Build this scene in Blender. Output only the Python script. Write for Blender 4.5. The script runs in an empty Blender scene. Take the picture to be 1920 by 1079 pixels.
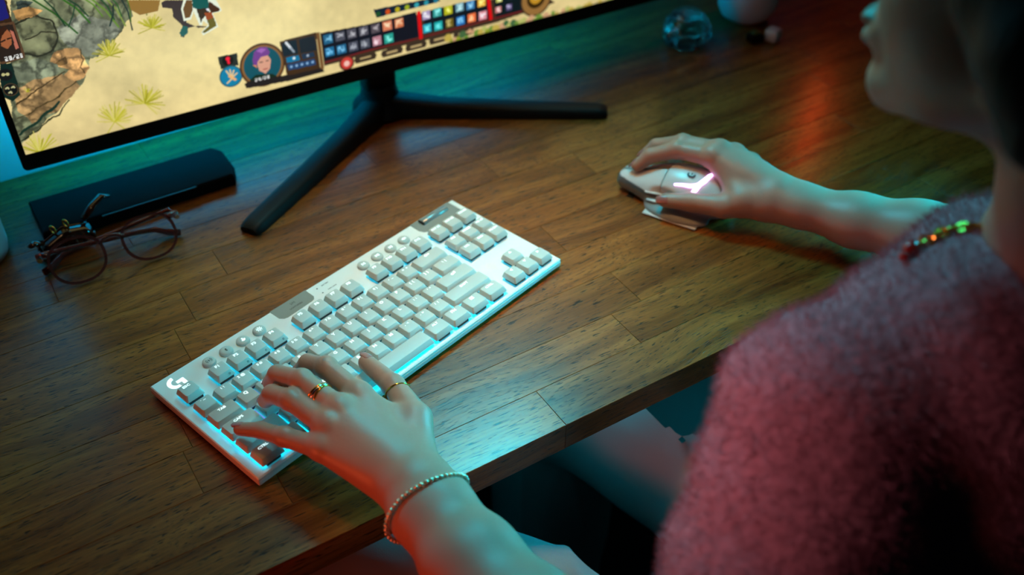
import bpy, bmesh, math, random
import numpy as np
from mathutils import Vector, Matrix
C=bpy.context.scene.collection
random.seed(7)
DZ=0.74                      # desk top above the floor, metres; builders below work in millimetres over the desk top
def V(x,y,z=0): return Vector((x*.001,y*.001,z*.001+DZ))
def lin(c):
    return tuple((v/12.92 if v<=.04045 else ((v+.055)/1.055)**2.4) for v in c)
# ---------------------------------------------------------------- camera
cam=bpy.data.cameras.new('camera'); co=bpy.data.objects.new('camera',cam); C.objects.link(co)
R0=((0.846216,-0.532836,0.002028),(-0.344589,-0.550150,-0.760653),(0.406419,0.642978,-0.649156))
rt=Vector(R0[0]); dn=Vector(R0[1]); fw=Vector(R0[2])
co.matrix_world=Matrix(((rt[0],-dn[0],-fw[0],0),(rt[1],-dn[1],-fw[1],0),(rt[2],-dn[2],-fw[2],0),(0,0,0,1)))
co.location=V(-101.55,-528.69,636.50)
cam.sensor_width=36; cam.lens=1901.42/1920*36; cam.clip_start=.02; cam.clip_end=30
cam.dof.use_dof=True; cam.dof.focus_distance=.868; cam.dof.aperture_fstop=3.6
bpy.context.scene.camera=co
sc=bpy.context.scene
sc.view_settings.view_transform='Standard'; sc.view_settings.look='None'; sc.view_settings.gamma=1; sc.view_settings.use_curve_mapping=False
sc.view_settings.exposure=0.0
w=bpy.data.worlds.new('world'); sc.world=w; w.use_nodes=True
w.node_tree.nodes['Background'].inputs[0].default_value=(.25,.6,.7,1); w.node_tree.nodes['Background'].inputs[1].default_value=.004
def area(name,loc,target,size,color,power,sy=None,spread=math.pi):
    l=bpy.data.lights.new(name,'AREA'); l.shape='RECTANGLE'; l.size=size*.001; l.size_y=(sy or size)*.001
    l.color=color; l.energy=power; l.spread=spread
    o=bpy.data.objects.new(name,l); C.objects.link(o); o.location=V(*loc)
    d=(V(*target)-V(*loc)).normalized(); o.rotation_euler=d.to_track_quat('-Z','Y').to_euler(); return o
area('teal_panel_above_monitor',(500,540,850),(360,-80,0),250,(.03,.80,1),2.7,sy=150,spread=math.radians(80))
area('teal_panel_right',(1000,-60,250),(200,-50,50),220,(0.0,.72,.95),1.2,spread=math.radians(50))
area('warm_ceiling_lamp',(290,110,1150),(290,100,0),200,(1,.50,.18),.41,spread=math.radians(33))
area('warm_desk_fill',(-200,230,1250),(-190,200,0),200,(1,.60,.28),.05,spread=math.radians(30))  # added fill warming the left desk top, not a fixture in the room
area('red_panel_left',(-860,-200,120),(120,-90,50),220,(1,.11,.04),.19,spread=math.radians(34))
area('rose_sweater_fill',(-330,60,560),(230,-270,190),150,(1,.45,.50),.07,spread=math.radians(24))  # fill added to bring red onto the sweater, no real source there
area('teal_trouser_fill',(400,70,-42),(300,-140,-190),520,(0,.72,.95),.42,sy=25)  # unseen fill added below the desk to lift the trousers
# ---------------------------------------------------------------- materials
def mat(name,col,rough=.5,metal=0,emit=None,es=0,spec=.5,trans=0,sss=0,coat=0,lincol=False):
    m=bpy.data.materials.new(name); m.use_nodes=True; b=m.node_tree.nodes['Principled BSDF']
    c=col if lincol else lin(col)
    b.inputs['Base Color'].default_value=(*c,1); b.inputs['Roughness'].default_value=rough; b.inputs['Metallic'].default_value=metal
    b.inputs['Specular IOR Level'].default_value=spec; b.inputs['Transmission Weight'].default_value=trans
    b.inputs['Coat Weight'].default_value=coat
    if sss: b.inputs['Subsurface Weight'].default_value=sss; b.inputs['Subsurface Radius'].default_value=(.012,.004,.002); b.inputs['Subsurface Scale'].default_value=.5
    if emit: b.inputs['Emission Color'].default_value=(*emit,1); b.inputs['Emission Strength'].default_value=es
    return m
def nodes(m): return m.node_tree.nodes, m.node_tree.links, m.node_tree.nodes['Principled BSDF']
def bumpnoise(m,scale,strength,dist=.0005,stretch=(1,1,1),colvar=0):
    n,l,b=nodes(m); tc=n.new('ShaderNodeTexCoord'); mp=n.new('ShaderNodeMapping'); mp.inputs['Scale'].default_value=stretch
    t=n.new('ShaderNodeTexNoise'); t.inputs['Scale'].default_value=scale; t.inputs['Detail'].default_value=4
    bu=n.new('ShaderNodeBump'); bu.inputs['Strength'].default_value=strength; bu.inputs['Distance'].default_value=dist
    l.new(tc.outputs['Object'],mp.inputs[0]); l.new(mp.outputs[0],t.inputs[0]); l.new(t.outputs[0],bu.inputs['Height']); l.new(bu.outputs[0],b.inputs['Normal'])
    if colvar:
        base=tuple(b.inputs['Base Color'].default_value); r=n.new('ShaderNodeValToRGB')
        r.color_ramp.elements[0].position=.3; r.color_ramp.elements[1].position=.7
        r.color_ramp.elements[0].color=tuple(x*(1-colvar) for x in base[:3])+(1,); r.color_ramp.elements[1].color=tuple(min(1,x*(1+colvar)) for x in base[:3])+(1,)
        l.new(t.outputs[0],r.inputs[0]); l.new(r.outputs[0],b.inputs['Base Color'])
    return m
def wood(name):
    m=mat(name,(.5,.35,.2),.36,spec=.32,coat=.2); m.node_tree.nodes['Principled BSDF'].inputs['Coat Roughness'].default_value=.2; n,l,b=nodes(m)
    tc=n.new('ShaderNodeTexCoord'); oi=n.new('ShaderNodeObjectInfo')
    off=n.new('ShaderNodeVectorMath'); off.operation='ADD'; comb=n.new('ShaderNodeCombineXYZ')
    mul=n.new('ShaderNodeMath'); mul.operation='MULTIPLY'; mul.inputs[1].default_value=37.0
    l.new(oi.outputs['Random'],mul.inputs[0]); l.new(mul.outputs[0],comb.inputs[0]); l.new(mul.outputs[0],comb.inputs[1])
    l.new(tc.outputs['Object'],off.inputs[0]); l.new(comb.outputs[0],off.inputs[1])
    # bend the grain a little so lines wander
    dn_=n.new('ShaderNodeTexNoise'); dn_.inputs['Scale'].default_value=4.5; dn_.inputs['Detail'].default_value=1
    l.new(off.outputs[0],dn_.inputs[0])
    sub=n.new('ShaderNodeVectorMath'); sub.operation='MULTIPLY_ADD'; sub.inputs[1].default_value=(0,.05,.05)
    l.new(dn_.outputs['Color'],sub.inputs[0]); l.new(off.outputs[0],sub.inputs[2])
    def noise(sx,sy,detail=3,rough=.55):
        mp=n.new('ShaderNodeMapping'); mp.inputs['Scale'].default_value=(sx,sy,sy)
        t=n.new('ShaderNodeTexNoise'); t.inputs['Scale'].default_value=1; t.inputs['Detail'].default_value=detail; t.inputs['Roughness'].default_value=rough
        l.new(sub.outputs[0],mp.inputs[0]); l.new(mp.outputs[0],t.inputs[0]); return t
    g1=noise(3,60,4); g2=noise(12,420,3); pores=noise(75,900,1,.4)
    ramp=n.new('ShaderNodeValToRGB'); e=ramp.color_ramp.elements
    e[0].position=.30; e[0].color=(.17,.042,.005,1); e[1].position=.72; e[1].color=(.47,.165,.030,1)
    x=e.new(.5); x.color=(.32,.098,.014,1)
    l.new(g1.outputs[0],ramp.inputs[0])
    mx=n.new('ShaderNodeMix'); mx.data_type='RGBA'; mx.blend_type='MULTIPLY'; mx.inputs[0].default_value=.55
    r2=n.new('ShaderNodeValToRGB'); r2.color_ramp.elements[0].position=.35; r2.color_ramp.elements[0].color=(.45,.42,.38,1); r2.color_ramp.elements[1].position=.6; r2.color_ramp.elements[1].color=(1,1,1,1)
    l.new(g2.outputs[0],r2.inputs[0]); l.new(ramp.outputs[0],mx.inputs[6]); l.new(r2.outputs[0],mx.inputs[7])
    pr=n.new('ShaderNodeValToRGB'); pr.color_ramp.elements[0].position=.33; pr.color_ramp.elements[0].color=(.16,.13,.10,1); pr.color_ramp.elements[1].position=.40; pr.color_ramp.elements[1].color=(1,1,1,1)
    l.new(pores.outputs[0],pr.inputs[0])
    m2=n.new('ShaderNodeMix'); m2.data_type='RGBA'; m2.blend_type='MULTIPLY'; m2.inputs[0].default_value=1
    l.new(mx.outputs[2],m2.inputs[6]); l.new(pr.outputs[0],m2.inputs[7])
    hv=n.new('ShaderNodeHueSaturation'); mr=n.new('ShaderNodeMapRange'); mr.inputs[3].default_value=.66; mr.inputs[4].default_value=.86
    l.new(oi.outputs['Random'],mr.inputs[0]); l.new(mr.outputs[0],hv.inputs['Value']); l.new(m2.outputs[2],hv.inputs['Color']); l.new(hv.outputs[0],b.inputs['Base Color'])
    bu=n.new('ShaderNodeBump'); bu.inputs['Strength'].default_value=.5; bu.inputs['Distance'].default_value=.0003
    l.new(pr.outputs[0],bu.inputs['Height']); bu2=n.new('ShaderNodeBump'); bu2.inputs['Strength'].default_value=.25; bu2.inputs['Distance'].default_value=.0004
    l.new(g2.outputs[0],bu2.inputs['Height']); l.new(bu.outputs[0],bu2.inputs['Normal']); l.new(bu2.outputs[0],b.inputs['Normal'])
    rr=n.new('ShaderNodeMapRange'); rr.inputs[3].default_value=.24; rr.inputs[4].default_value=.36; l.new(g1.outputs[0],rr.inputs[0]); l.new(rr.outputs[0],b.inputs['Roughness'])
    return m
M={}
M['wood']=wood('oiled_hardwood')
M['wall']=bumpnoise(mat('painted_wall',(.80,.80,.78),.7),60,.2)
M['floor']=bumpnoise(mat('dark_carpet',(.12,.13,.14),.95),400,.6,.002)
M['alu']=bumpnoise(mat('brushed_aluminium',(.93,.95,.94),.40,0),900,.06,.0002,(.06,1,1))
M['shell']=bumpnoise(mat('white_keyboard_shell',(.80,.80,.78),.4),500,.05)
M['gloss']=mat('satin_silver_inset',(.55,.60,.60),.25,.3)
M['cap']=bumpnoise(mat('off_white_keycap',(.75,.78,.76),.42),1500,.08,.0002)
M['switch']=mat('dark_switch_housing',(.02,.05,.09),.4)
M['legend']=mat('lit_legend',(1,1,1),.5,emit=(.75,1,1),es=1.25)
M['legend_warm']=mat('lit_pink_legend',(1,1,1),.5,emit=(1,.75,.95),es=1.5)
M['glow']=mat('backlit_key_bed',(.70,.85,.88),.5,emit=(0,.60,.80),es=.22)
M['led']=mat('cyan_led',(.1,.5,.6),.5,emit=(0,.60,.85),es=6.5)
M['glow_violet']=mat('violet_backlight',(.2,.15,.35),.6,emit=(.40,.30,.9),es=.55)
M['ink']=mat('dark_grey_print',(.13,.16,.17),.6)
M['rubber']=mat('black_rubber',(.03,.03,.03),.8)
M['monitor']=bumpnoise(mat('black_monitor_plastic',(.03,.035,.04),.55,spec=.22),700,.06)
M['case']=bumpnoise(mat('black_case_fabric',(.03,.035,.04),.8,spec=.15),900,.2)
M['case_glint']=mat('grey_edge_glint',(.35,.38,.38),.3,.6)
M['strip']=mat('teal_led_strip',(.1,.5,.6),.5,emit=(0,.45,.84),es=18)
M['redlamp']=mat('red_led_bar',(.5,.05,.02),.5,emit=(1,.07,.012),es=55)
M['skin']=bumpnoise(mat('skin',(.68,.52,.45),.46,sss=.12),260,.22,.0006)
M['nail']=mat('mauve_nail',(.66,.43,.41),.22,coat=.4)
M['gold']=mat('gold',(.95,.70,.30),.18,1)
M['silver']=mat('silver',(.85,.85,.85),.15,1)
M['bead']=mat('pale_gold_bead',(.88,.86,.76),.2,.7)
M['hair']=bumpnoise(mat('dark_brown_hair',(.05,.04,.035),.6,spec=.3),90,.9,.003,(1,1,.06))
M['sweater']=bumpnoise(mat('fuzzy_pink_knit',(.66,.46,.50),.95),120,.8,.003,colvar=.12)
M['trousers']=bumpnoise(mat('pale_grey_trousers',(.58,.62,.63),.85),900,.3,.0006)
M['shoe']=mat('dark_shoe',(.05,.05,.06),.6)
M['mouse']=mat('white_mouse_plastic',(.82,.82,.82),.32)
M['mouse_grey']=mat('grey_mouse_side',(.50,.50,.50),.5)
M['mouse_light']=mat('violet_mouse_light',(1,.8,1),.4,emit=(.80,.45,1.0),es=5)
M['lens']=mat('clear_lens',(1,1,1),.02,trans=1,spec=.5); 
M['frame']=mat('tinted_clear_frame',(.62,.30,.27),.08,trans=.75)
M['tort']=bumpnoise(mat('tortoiseshell',(.22,.09,.04),.15,coat=.6),120,.0,.001,colvar=.8)
M['glass']=mat('thick_glass',(.85,1,.97),.05,trans=1)
M['ceramic']=mat('white_ceramic',(.72,.76,.76),.3)
M['soil']=mat('dark_soil',(.08,.06,.05),.9)
M['leaf']=mat('green_leaf',(.16,.30,.08),.5)
M['red_bead']=mat('red_glass_bead',(.75,.10,.04),.15,trans=.3)
M['stool']=mat('charcoal_stool',(.06,.06,.07),.6)
M['eye']=mat('eye_white',(.85,.85,.83),.1)
M['iris']=mat('dark_iris',(.10,.07,.05),.1)
M['lip']=mat('lip',(.62,.33,.32),.4)
# ---------------------------------------------------------------- object helpers
def tag(o,label=None,cat=None,group=None,kind=None):
    if label: o['label']=label
    if cat: o['category']=cat
    if group: o['group']=group
    if kind: o['kind']=kind
    return o
def thing(name,label,cat,loc=(0,0,0),rz=0,group=None):
    o=bpy.data.objects.new(name,None); C.objects.link(o); o.location=V(*loc); o.rotation_euler=(0,0,math.radians(rz)); o.empty_display_size=.02
    return tag(o,label,cat,group)
def ob(name,me,m,parent=None,smooth=None,label=None,kind=None):
    """link a mesh; coordinates in metres in the parent's frame (or absolute when top-level)"""
    if m is not None and not me.materials: me.materials.append(m)
    o=bpy.data.objects.new(name,me); C.objects.link(o)
    if parent: o.parent=parent
    if smooth is not None: me.polygons.foreach_set('use_smooth',[smooth]*len(me.polygons))
    return tag(o,label,kind=kind)
def dup(o,parent=None):
    c=o.copy(); C.objects.link(c); c.parent=parent; return c
class MB:
    """collects shapes given in millimetres"""
    def __init__(s): s.v=[]; s.f=[]
    def add(s,vs,fs):
        n=len(s.v); s.v+=[tuple(p) for p in vs]; s.f+=[tuple(i+n for i in f) for f in fs]; return s
    def box(s,x0,x1,y0,y1,z0,z1,b=0):
        if b<=0:
            s.add([(x0,y0,z0),(x1,y0,z0),(x1,y1,z0),(x0,y1,z0),(x0,y0,z1),(x1,y0,z1),(x1,y1,z1),(x0,y1,z1)],
                  [(3,2,1,0),(4,5,6,7),(0,1,5,4),(1,2,6,5),(2,3,7,6),(3,0,4,7)]); return s
        return s.loft([(rrect(x0+b,x1-b,y0+b,y1-b,b*.5),z0),(rrect(x0,x1,y0,y1,b),z0+b),(rrect(x0,x1,y0,y1,b),z1-b),(rrect(x0+b,x1-b,y0+b,y1-b,b*.5),z1)])
    def loft(s,rings):
        """rings: [(list of xy, z)] or lists of xyz, same count"""
        R=[[(p[0],p[1],z) for p in r] for r,z in rings]; return s.rings(R)
    def rings(s,R,cap=True,close=True):
        n=len(R[0]); vs=[p for r in R for p in r]; fs=[]
        for k in range(len(R)-1):
            for i in range(n if close else n-1):
                j=(i+1)%n; fs.append((k*n+i,k*n+j,(k+1)*n+j,(k+1)*n+i))
        if cap: fs.append(tuple(reversed(range(n)))); fs.append(tuple((len(R)-1)*n+i for i in range(n)))
        return s.add(vs,fs)
    def prism(s,pts,z0,z1): return s.loft([(pts,z0),(pts,z1)])
    def tube(s,path,r,n=10,cap=True,flat=None):
        P=[Vector(p) for p in path]; R=[]; up=None
        for i,p in enumerate(P):
            t=(P[min(i+1,len(P)-1)]-P[max(i-1,0)]).normalized()
            if up is None: up=Vector((0,0,1)) if abs(t.z)<.9 else Vector((1,0,0))
            a=t.cross(up).normalized(); b=a.cross(t).normalized(); up=b
            ri=r[i] if isinstance(r,(list,tuple)) else r; fl=flat or 1
            R.append([tuple(p+a*math.cos(q)*ri+b*math.sin(q)*ri*fl) for q in [2*math.pi*k/n for k in range(n)]])
        return s.rings(R,cap)
    def lathe(s,prof,n=32,c=(0,0,0)):
        R=[[(c[0]+r*math.cos(2*math.pi*k/n),c[1]+r*math.sin(2*math.pi*k/n),c[2]+z) for k in range(n)] for r,z in prof]
        return s.rings(R)
    def torus(s,c,axis,R,r,n=36,m=8,ey=1.0,upv=None):
        c=Vector(c); ax=Vector(axis).normalized(); u=(Vector(upv) if upv else (Vector((0,0,1)) if abs(ax.z)<.9 else Vector((1,0,0))))
        a=(u-ax*u.dot(ax)).normalized(); b=ax.cross(a); vs=[];fs=[]
        for i in range(n):
            t=2*math.pi*i/n; d=a*math.cos(t)*ey+b*math.sin(t); cc=c+d*R
            for j in range(m):
                q=2*math.pi*j/m; vs.append(tuple(cc+d.normalized()*math.cos(q)*r+ax*math.sin(q)*r))
        for i in range(n):
            for j in range(m):
                fs.append((i*m+j,((i+1)%n)*m+j,((i+1)%n)*m+(j+1)%m,i*m+(j+1)%m))
        return s.add(vs,fs)
    def ball(s,c,r,n=12,m=8):
        rx,ry,rz=(r,r,r) if not isinstance(r,(tuple,list)) else r
        R=[[(c[0]+rx*math.cos(2*math.pi*k/n)*math.sin(math.pi*j/m),c[1]+ry*math.sin(2*math.pi*k/n)*math.sin(math.pi*j/m),c[2]-rz*math.cos(math.pi*j/m)) for k in range(n)] for j in range(1,m)]
        return s.rings(R)
    def mesh(s,name='mesh',off=(0,0,0)):
        me=bpy.data.meshes.new(name); me.from_pydata([((x-off[0])*.001,(y-off[1])*.001,(z-off[2])*.001) for x,y,z in s.v],[],s.f); me.update()
        bm=bmesh.new(); bm.from_mesh(me); bmesh.ops.recalc_face_normals(bm,faces=bm.faces); bm.to_mesh(me); bm.free(); return me
    def put(s,name,m,parent=None,smooth=False,label=None,kind=None): return ob(name,s.mesh(name),m,parent,smooth,label,kind)
def rrect(x0,x1,y0,y1,r,n=3):
    P=[]
    for cx,cy,a0 in ((x1-r,y1-r,0),(x0+r,y1-r,90),(x0+r,y0+r,180),(x1-r,y0+r,270)):
        for k in range(n+1):
            a=math.radians(a0+90*k/n); P.append((cx+r*math.cos(a),cy+r*math.sin(a)))
    return P
def top(me): # top-level mesh helper: shift to desk height
    for v in me.vertices: v.co.z+=DZ
    return me
def autosmooth(o,ang=35):
    me=o.data; me.polygons.foreach_set('use_smooth',[True]*len(me.polygons))
    try: me.set_sharp_from_angle(angle=math.radians(ang))
    except Exception: pass
    return o
def text_mesh(s,size,bold=.03,align='CENTER'):
    cu=bpy.data.curves.new('lettering','FONT'); cu.body=s; cu.size=size*.001; cu.align_x=align; cu.align_y='CENTER'; cu.offset=bold*size*.001; cu.resolution_u=2
    o=bpy.data.objects.new('lettering',cu); me=bpy.data.meshes.new_from_object(o); bpy.data.objects.remove(o); bpy.data.curves.remove(cu); me.name='lettering'
    return me
def move(me,x,y,z,sx=1,sy=1):
    for v in me.vertices: v.co=Vector((v.co.x*sx+x*.001,v.co.y*sy+y*.001,v.co.z+z*.001))
    return me
# ---------------------------------------------------------------- signed-distance modelling (smooth organic bodies)
class SDF:
    def __init__(s,lo,hi,h):
        s.lo=np.array(lo,float); s.h=h; n=np.ceil((np.array(hi,float)-s.lo)/h).astype(int)+1; s.n=n
        s.d=np.full(tuple(n),60.0,np.float32)
    def _sub(s,lo,hi):
        a=np.clip(np.floor((np.array(lo)-s.lo)/s.h).astype(int),0,s.n-1); b=np.clip(np.ceil((np.array(hi)-s.lo)/s.h).astype(int)+1,1,s.n)
        if (b<=a).any(): return None
        ax=[(s.lo[i]+s.h*np.arange(a[i],b[i])).astype(np.float32) for i in range(3)]
        X,Y,Z=np.meshgrid(*ax,indexing='ij'); return (slice(a[0],b[0]),slice(a[1],b[1]),slice(a[2],b[2])),X,Y,Z
    def _mix(s,sl,d,k,neg=False):
        o=s.d[sl]
        if neg:
            d=-d; hh=np.clip(.5+.5*(d-o)/k,0,1); s.d[sl]=o*(1-hh)+d*hh+k*hh*(1-hh)
        else:
            hh=np.clip(.5+.5*(o-d)/k,0,1); s.d[sl]=o*(1-hh)+d*hh-k*hh*(1-hh)
    def cone(s,a,b,ra,rb,k=4,neg=False):
        a=np.array(a,float); b=np.array(b,float); m=max(ra,rb)+k+3*s.h
        q=s._sub(np.minimum(a,b)-m,np.maximum(a,b)+m)
        if q is None: return s
        sl,X,Y,Z=q; ba=b-a; L=max(float(ba@ba),1e-6)
        t=np.clip(((X-a[0])*ba[0]+(Y-a[1])*ba[1]+(Z-a[2])*ba[2])/L,0,1)
        d=np.sqrt((X-a[0]-t*ba[0])**2+(Y-a[1]-t*ba[1])**2+(Z-a[2]-t*ba[2])**2)-(ra+(rb-ra)*t); s._mix(sl,d,k,neg); return s
    def chain(s,P,R,k=4):
        for i in range(len(P)-1): s.cone(P[i],P[i+1],R[i],R[i+1],k)
        return s
    def ell(s,c,r,k=4,axes=None,neg=False):
        c=np.array(c,float); r=np.array(r,float); m=r.max()+k+3*s.h
        q=s._sub(c-m,c+m)
        if q is None: return s
        sl,X,Y,Z=q; P=[X-c[0],Y-c[1],Z-c[2]]
        if axes is not None: A=np.array(axes,float); P=[P[0]*A[i][0]+P[1]*A[i][1]+P[2]*A[i][2] for i in range(3)]
        k0=np.sqrt((P[0]/r[0])**2+(P[1]/r[1])**2+(P[2]/r[2])**2); k1=np.sqrt((P[0]/r[0]**2)**2+(P[1]/r[1]**2)**2+(P[2]/r[2]**2)**2)
        d=np.where(k1>1e-9,k0*(k0-1)/np.maximum(k1,1e-9),-r.min()); s._mix(sl,d,k,neg); return s
    def at(s,p):
        q=(np.array(p,float)-s.lo)/s.h; i=np.clip(np.floor(q).astype(int),0,s.n-2); f=q-i; v=0
        for a in (0,1):
            for b in (0,1):
                for c in (0,1): v+=s.d[i[0]+a,i[1]+b,i[2]+c]*(f[0] if a else 1-f[0])*(f[1] if b else 1-f[1])*(f[2] if c else 1-f[2])
        return float(v)
    def snap(s,p,d,lim=200):
        p=np.array(p,float); d=np.array(d,float); d/=np.linalg.norm(d); q=p.copy()
        for _ in range(200):
            v=s.at(q)
            if v<.05: break
            q=q+d*max(v*.8,.05)
            if np.linalg.norm(q-p)>lim: break
        return q
    def net(s,field=None):
        d=s.d if field is None else field; neg=d<0
        c=np.zeros(tuple(s.n-1),np.int8)
        for a in (0,1):
            for b in (0,1):
                for e in (0,1): c+=neg[a:s.n[0]-1+a,b:s.n[1]-1+b,e:s.n[2]-1+e]
        act=(c>0)&(c<8); idx=np.full(act.shape,-1,np.int64); I=np.argwhere(act); idx[act]=np.arange(len(I))
        acc=np.zeros((len(I),3)); cnt=np.zeros(len(I))
        cor=[(a,b,e) for a in (0,1) for b in (0,1) for e in (0,1)]
        for p in range(8):
            for q in range(p+1,8):
                A=np.array(cor[p]); B=np.array(cor[q])
                if np.abs(A-B).sum()!=1: continue
                va=d[tuple((I+A).T)].astype(float); vb=d[tuple((I+B).T)].astype(float); mk=(va<0)!=(vb<0)
                t=np.where(mk,va/np.where(mk,va-vb,1),0); acc[mk]+=(A+t[:,None]*(B-A))[mk]; cnt[mk]+=1
        vert=s.lo+(I+acc/np.maximum(cnt,1)[:,None])*s.h
        F=[]
        for ax in range(3):
            u,v=[(1,2),(2,0),(0,1)][ax]
            n0=[slice(None)]*3; n1=[slice(None)]*3; n0[ax]=slice(0,s.n[ax]-1); n1[ax]=slice(1,s.n[ax])
            a=neg[tuple(n0)]; b=neg[tuple(n1)]; E=np.argwhere(a!=b); sg=a[tuple(E.T)]
            ok=(E[:,u]>0)&(E[:,v]>0)&(E[:,u]<s.n[u]-1)&(E[:,v]<s.n[v]-1); E=E[ok]; sg=sg[ok]
            def ix(du,dv):
                Q=E.copy(); Q[:,u]+=du; Q[:,v]+=dv; return idx[tuple(Q.T)]
            q=np.stack([ix(-1,-1),ix(0,-1),ix(0,0),ix(-1,0)],1); q[~sg]=q[~sg][:,::-1]; F.append(q)
        F=np.concatenate(F); F=F[(F>=0).all(1)]
        return vert,F
def mesh_np(name,v,f,scale=.001):
    me=bpy.data.meshes.new(name); me.vertices.add(len(v)); me.vertices.foreach_set('co',(np.asarray(v)*scale).astype(np.float32).ravel())
    k=f.shape[1]; me.loops.add(len(f)*k); me.loops.foreach_set('vertex_index',f.ravel().astype(np.int32)); me.polygons.add(len(f))
    me.polygons.foreach_set('loop_start',np.arange(0,len(f)*k,k,dtype=np.int32)); me.polygons.foreach_set('loop_total',np.full(len(f),k,dtype=np.int32))
    me.update(calc_edges=True); me.validate(); me.polygons.foreach_set('use_smooth',[True]*len(me.polygons)); return me
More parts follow.
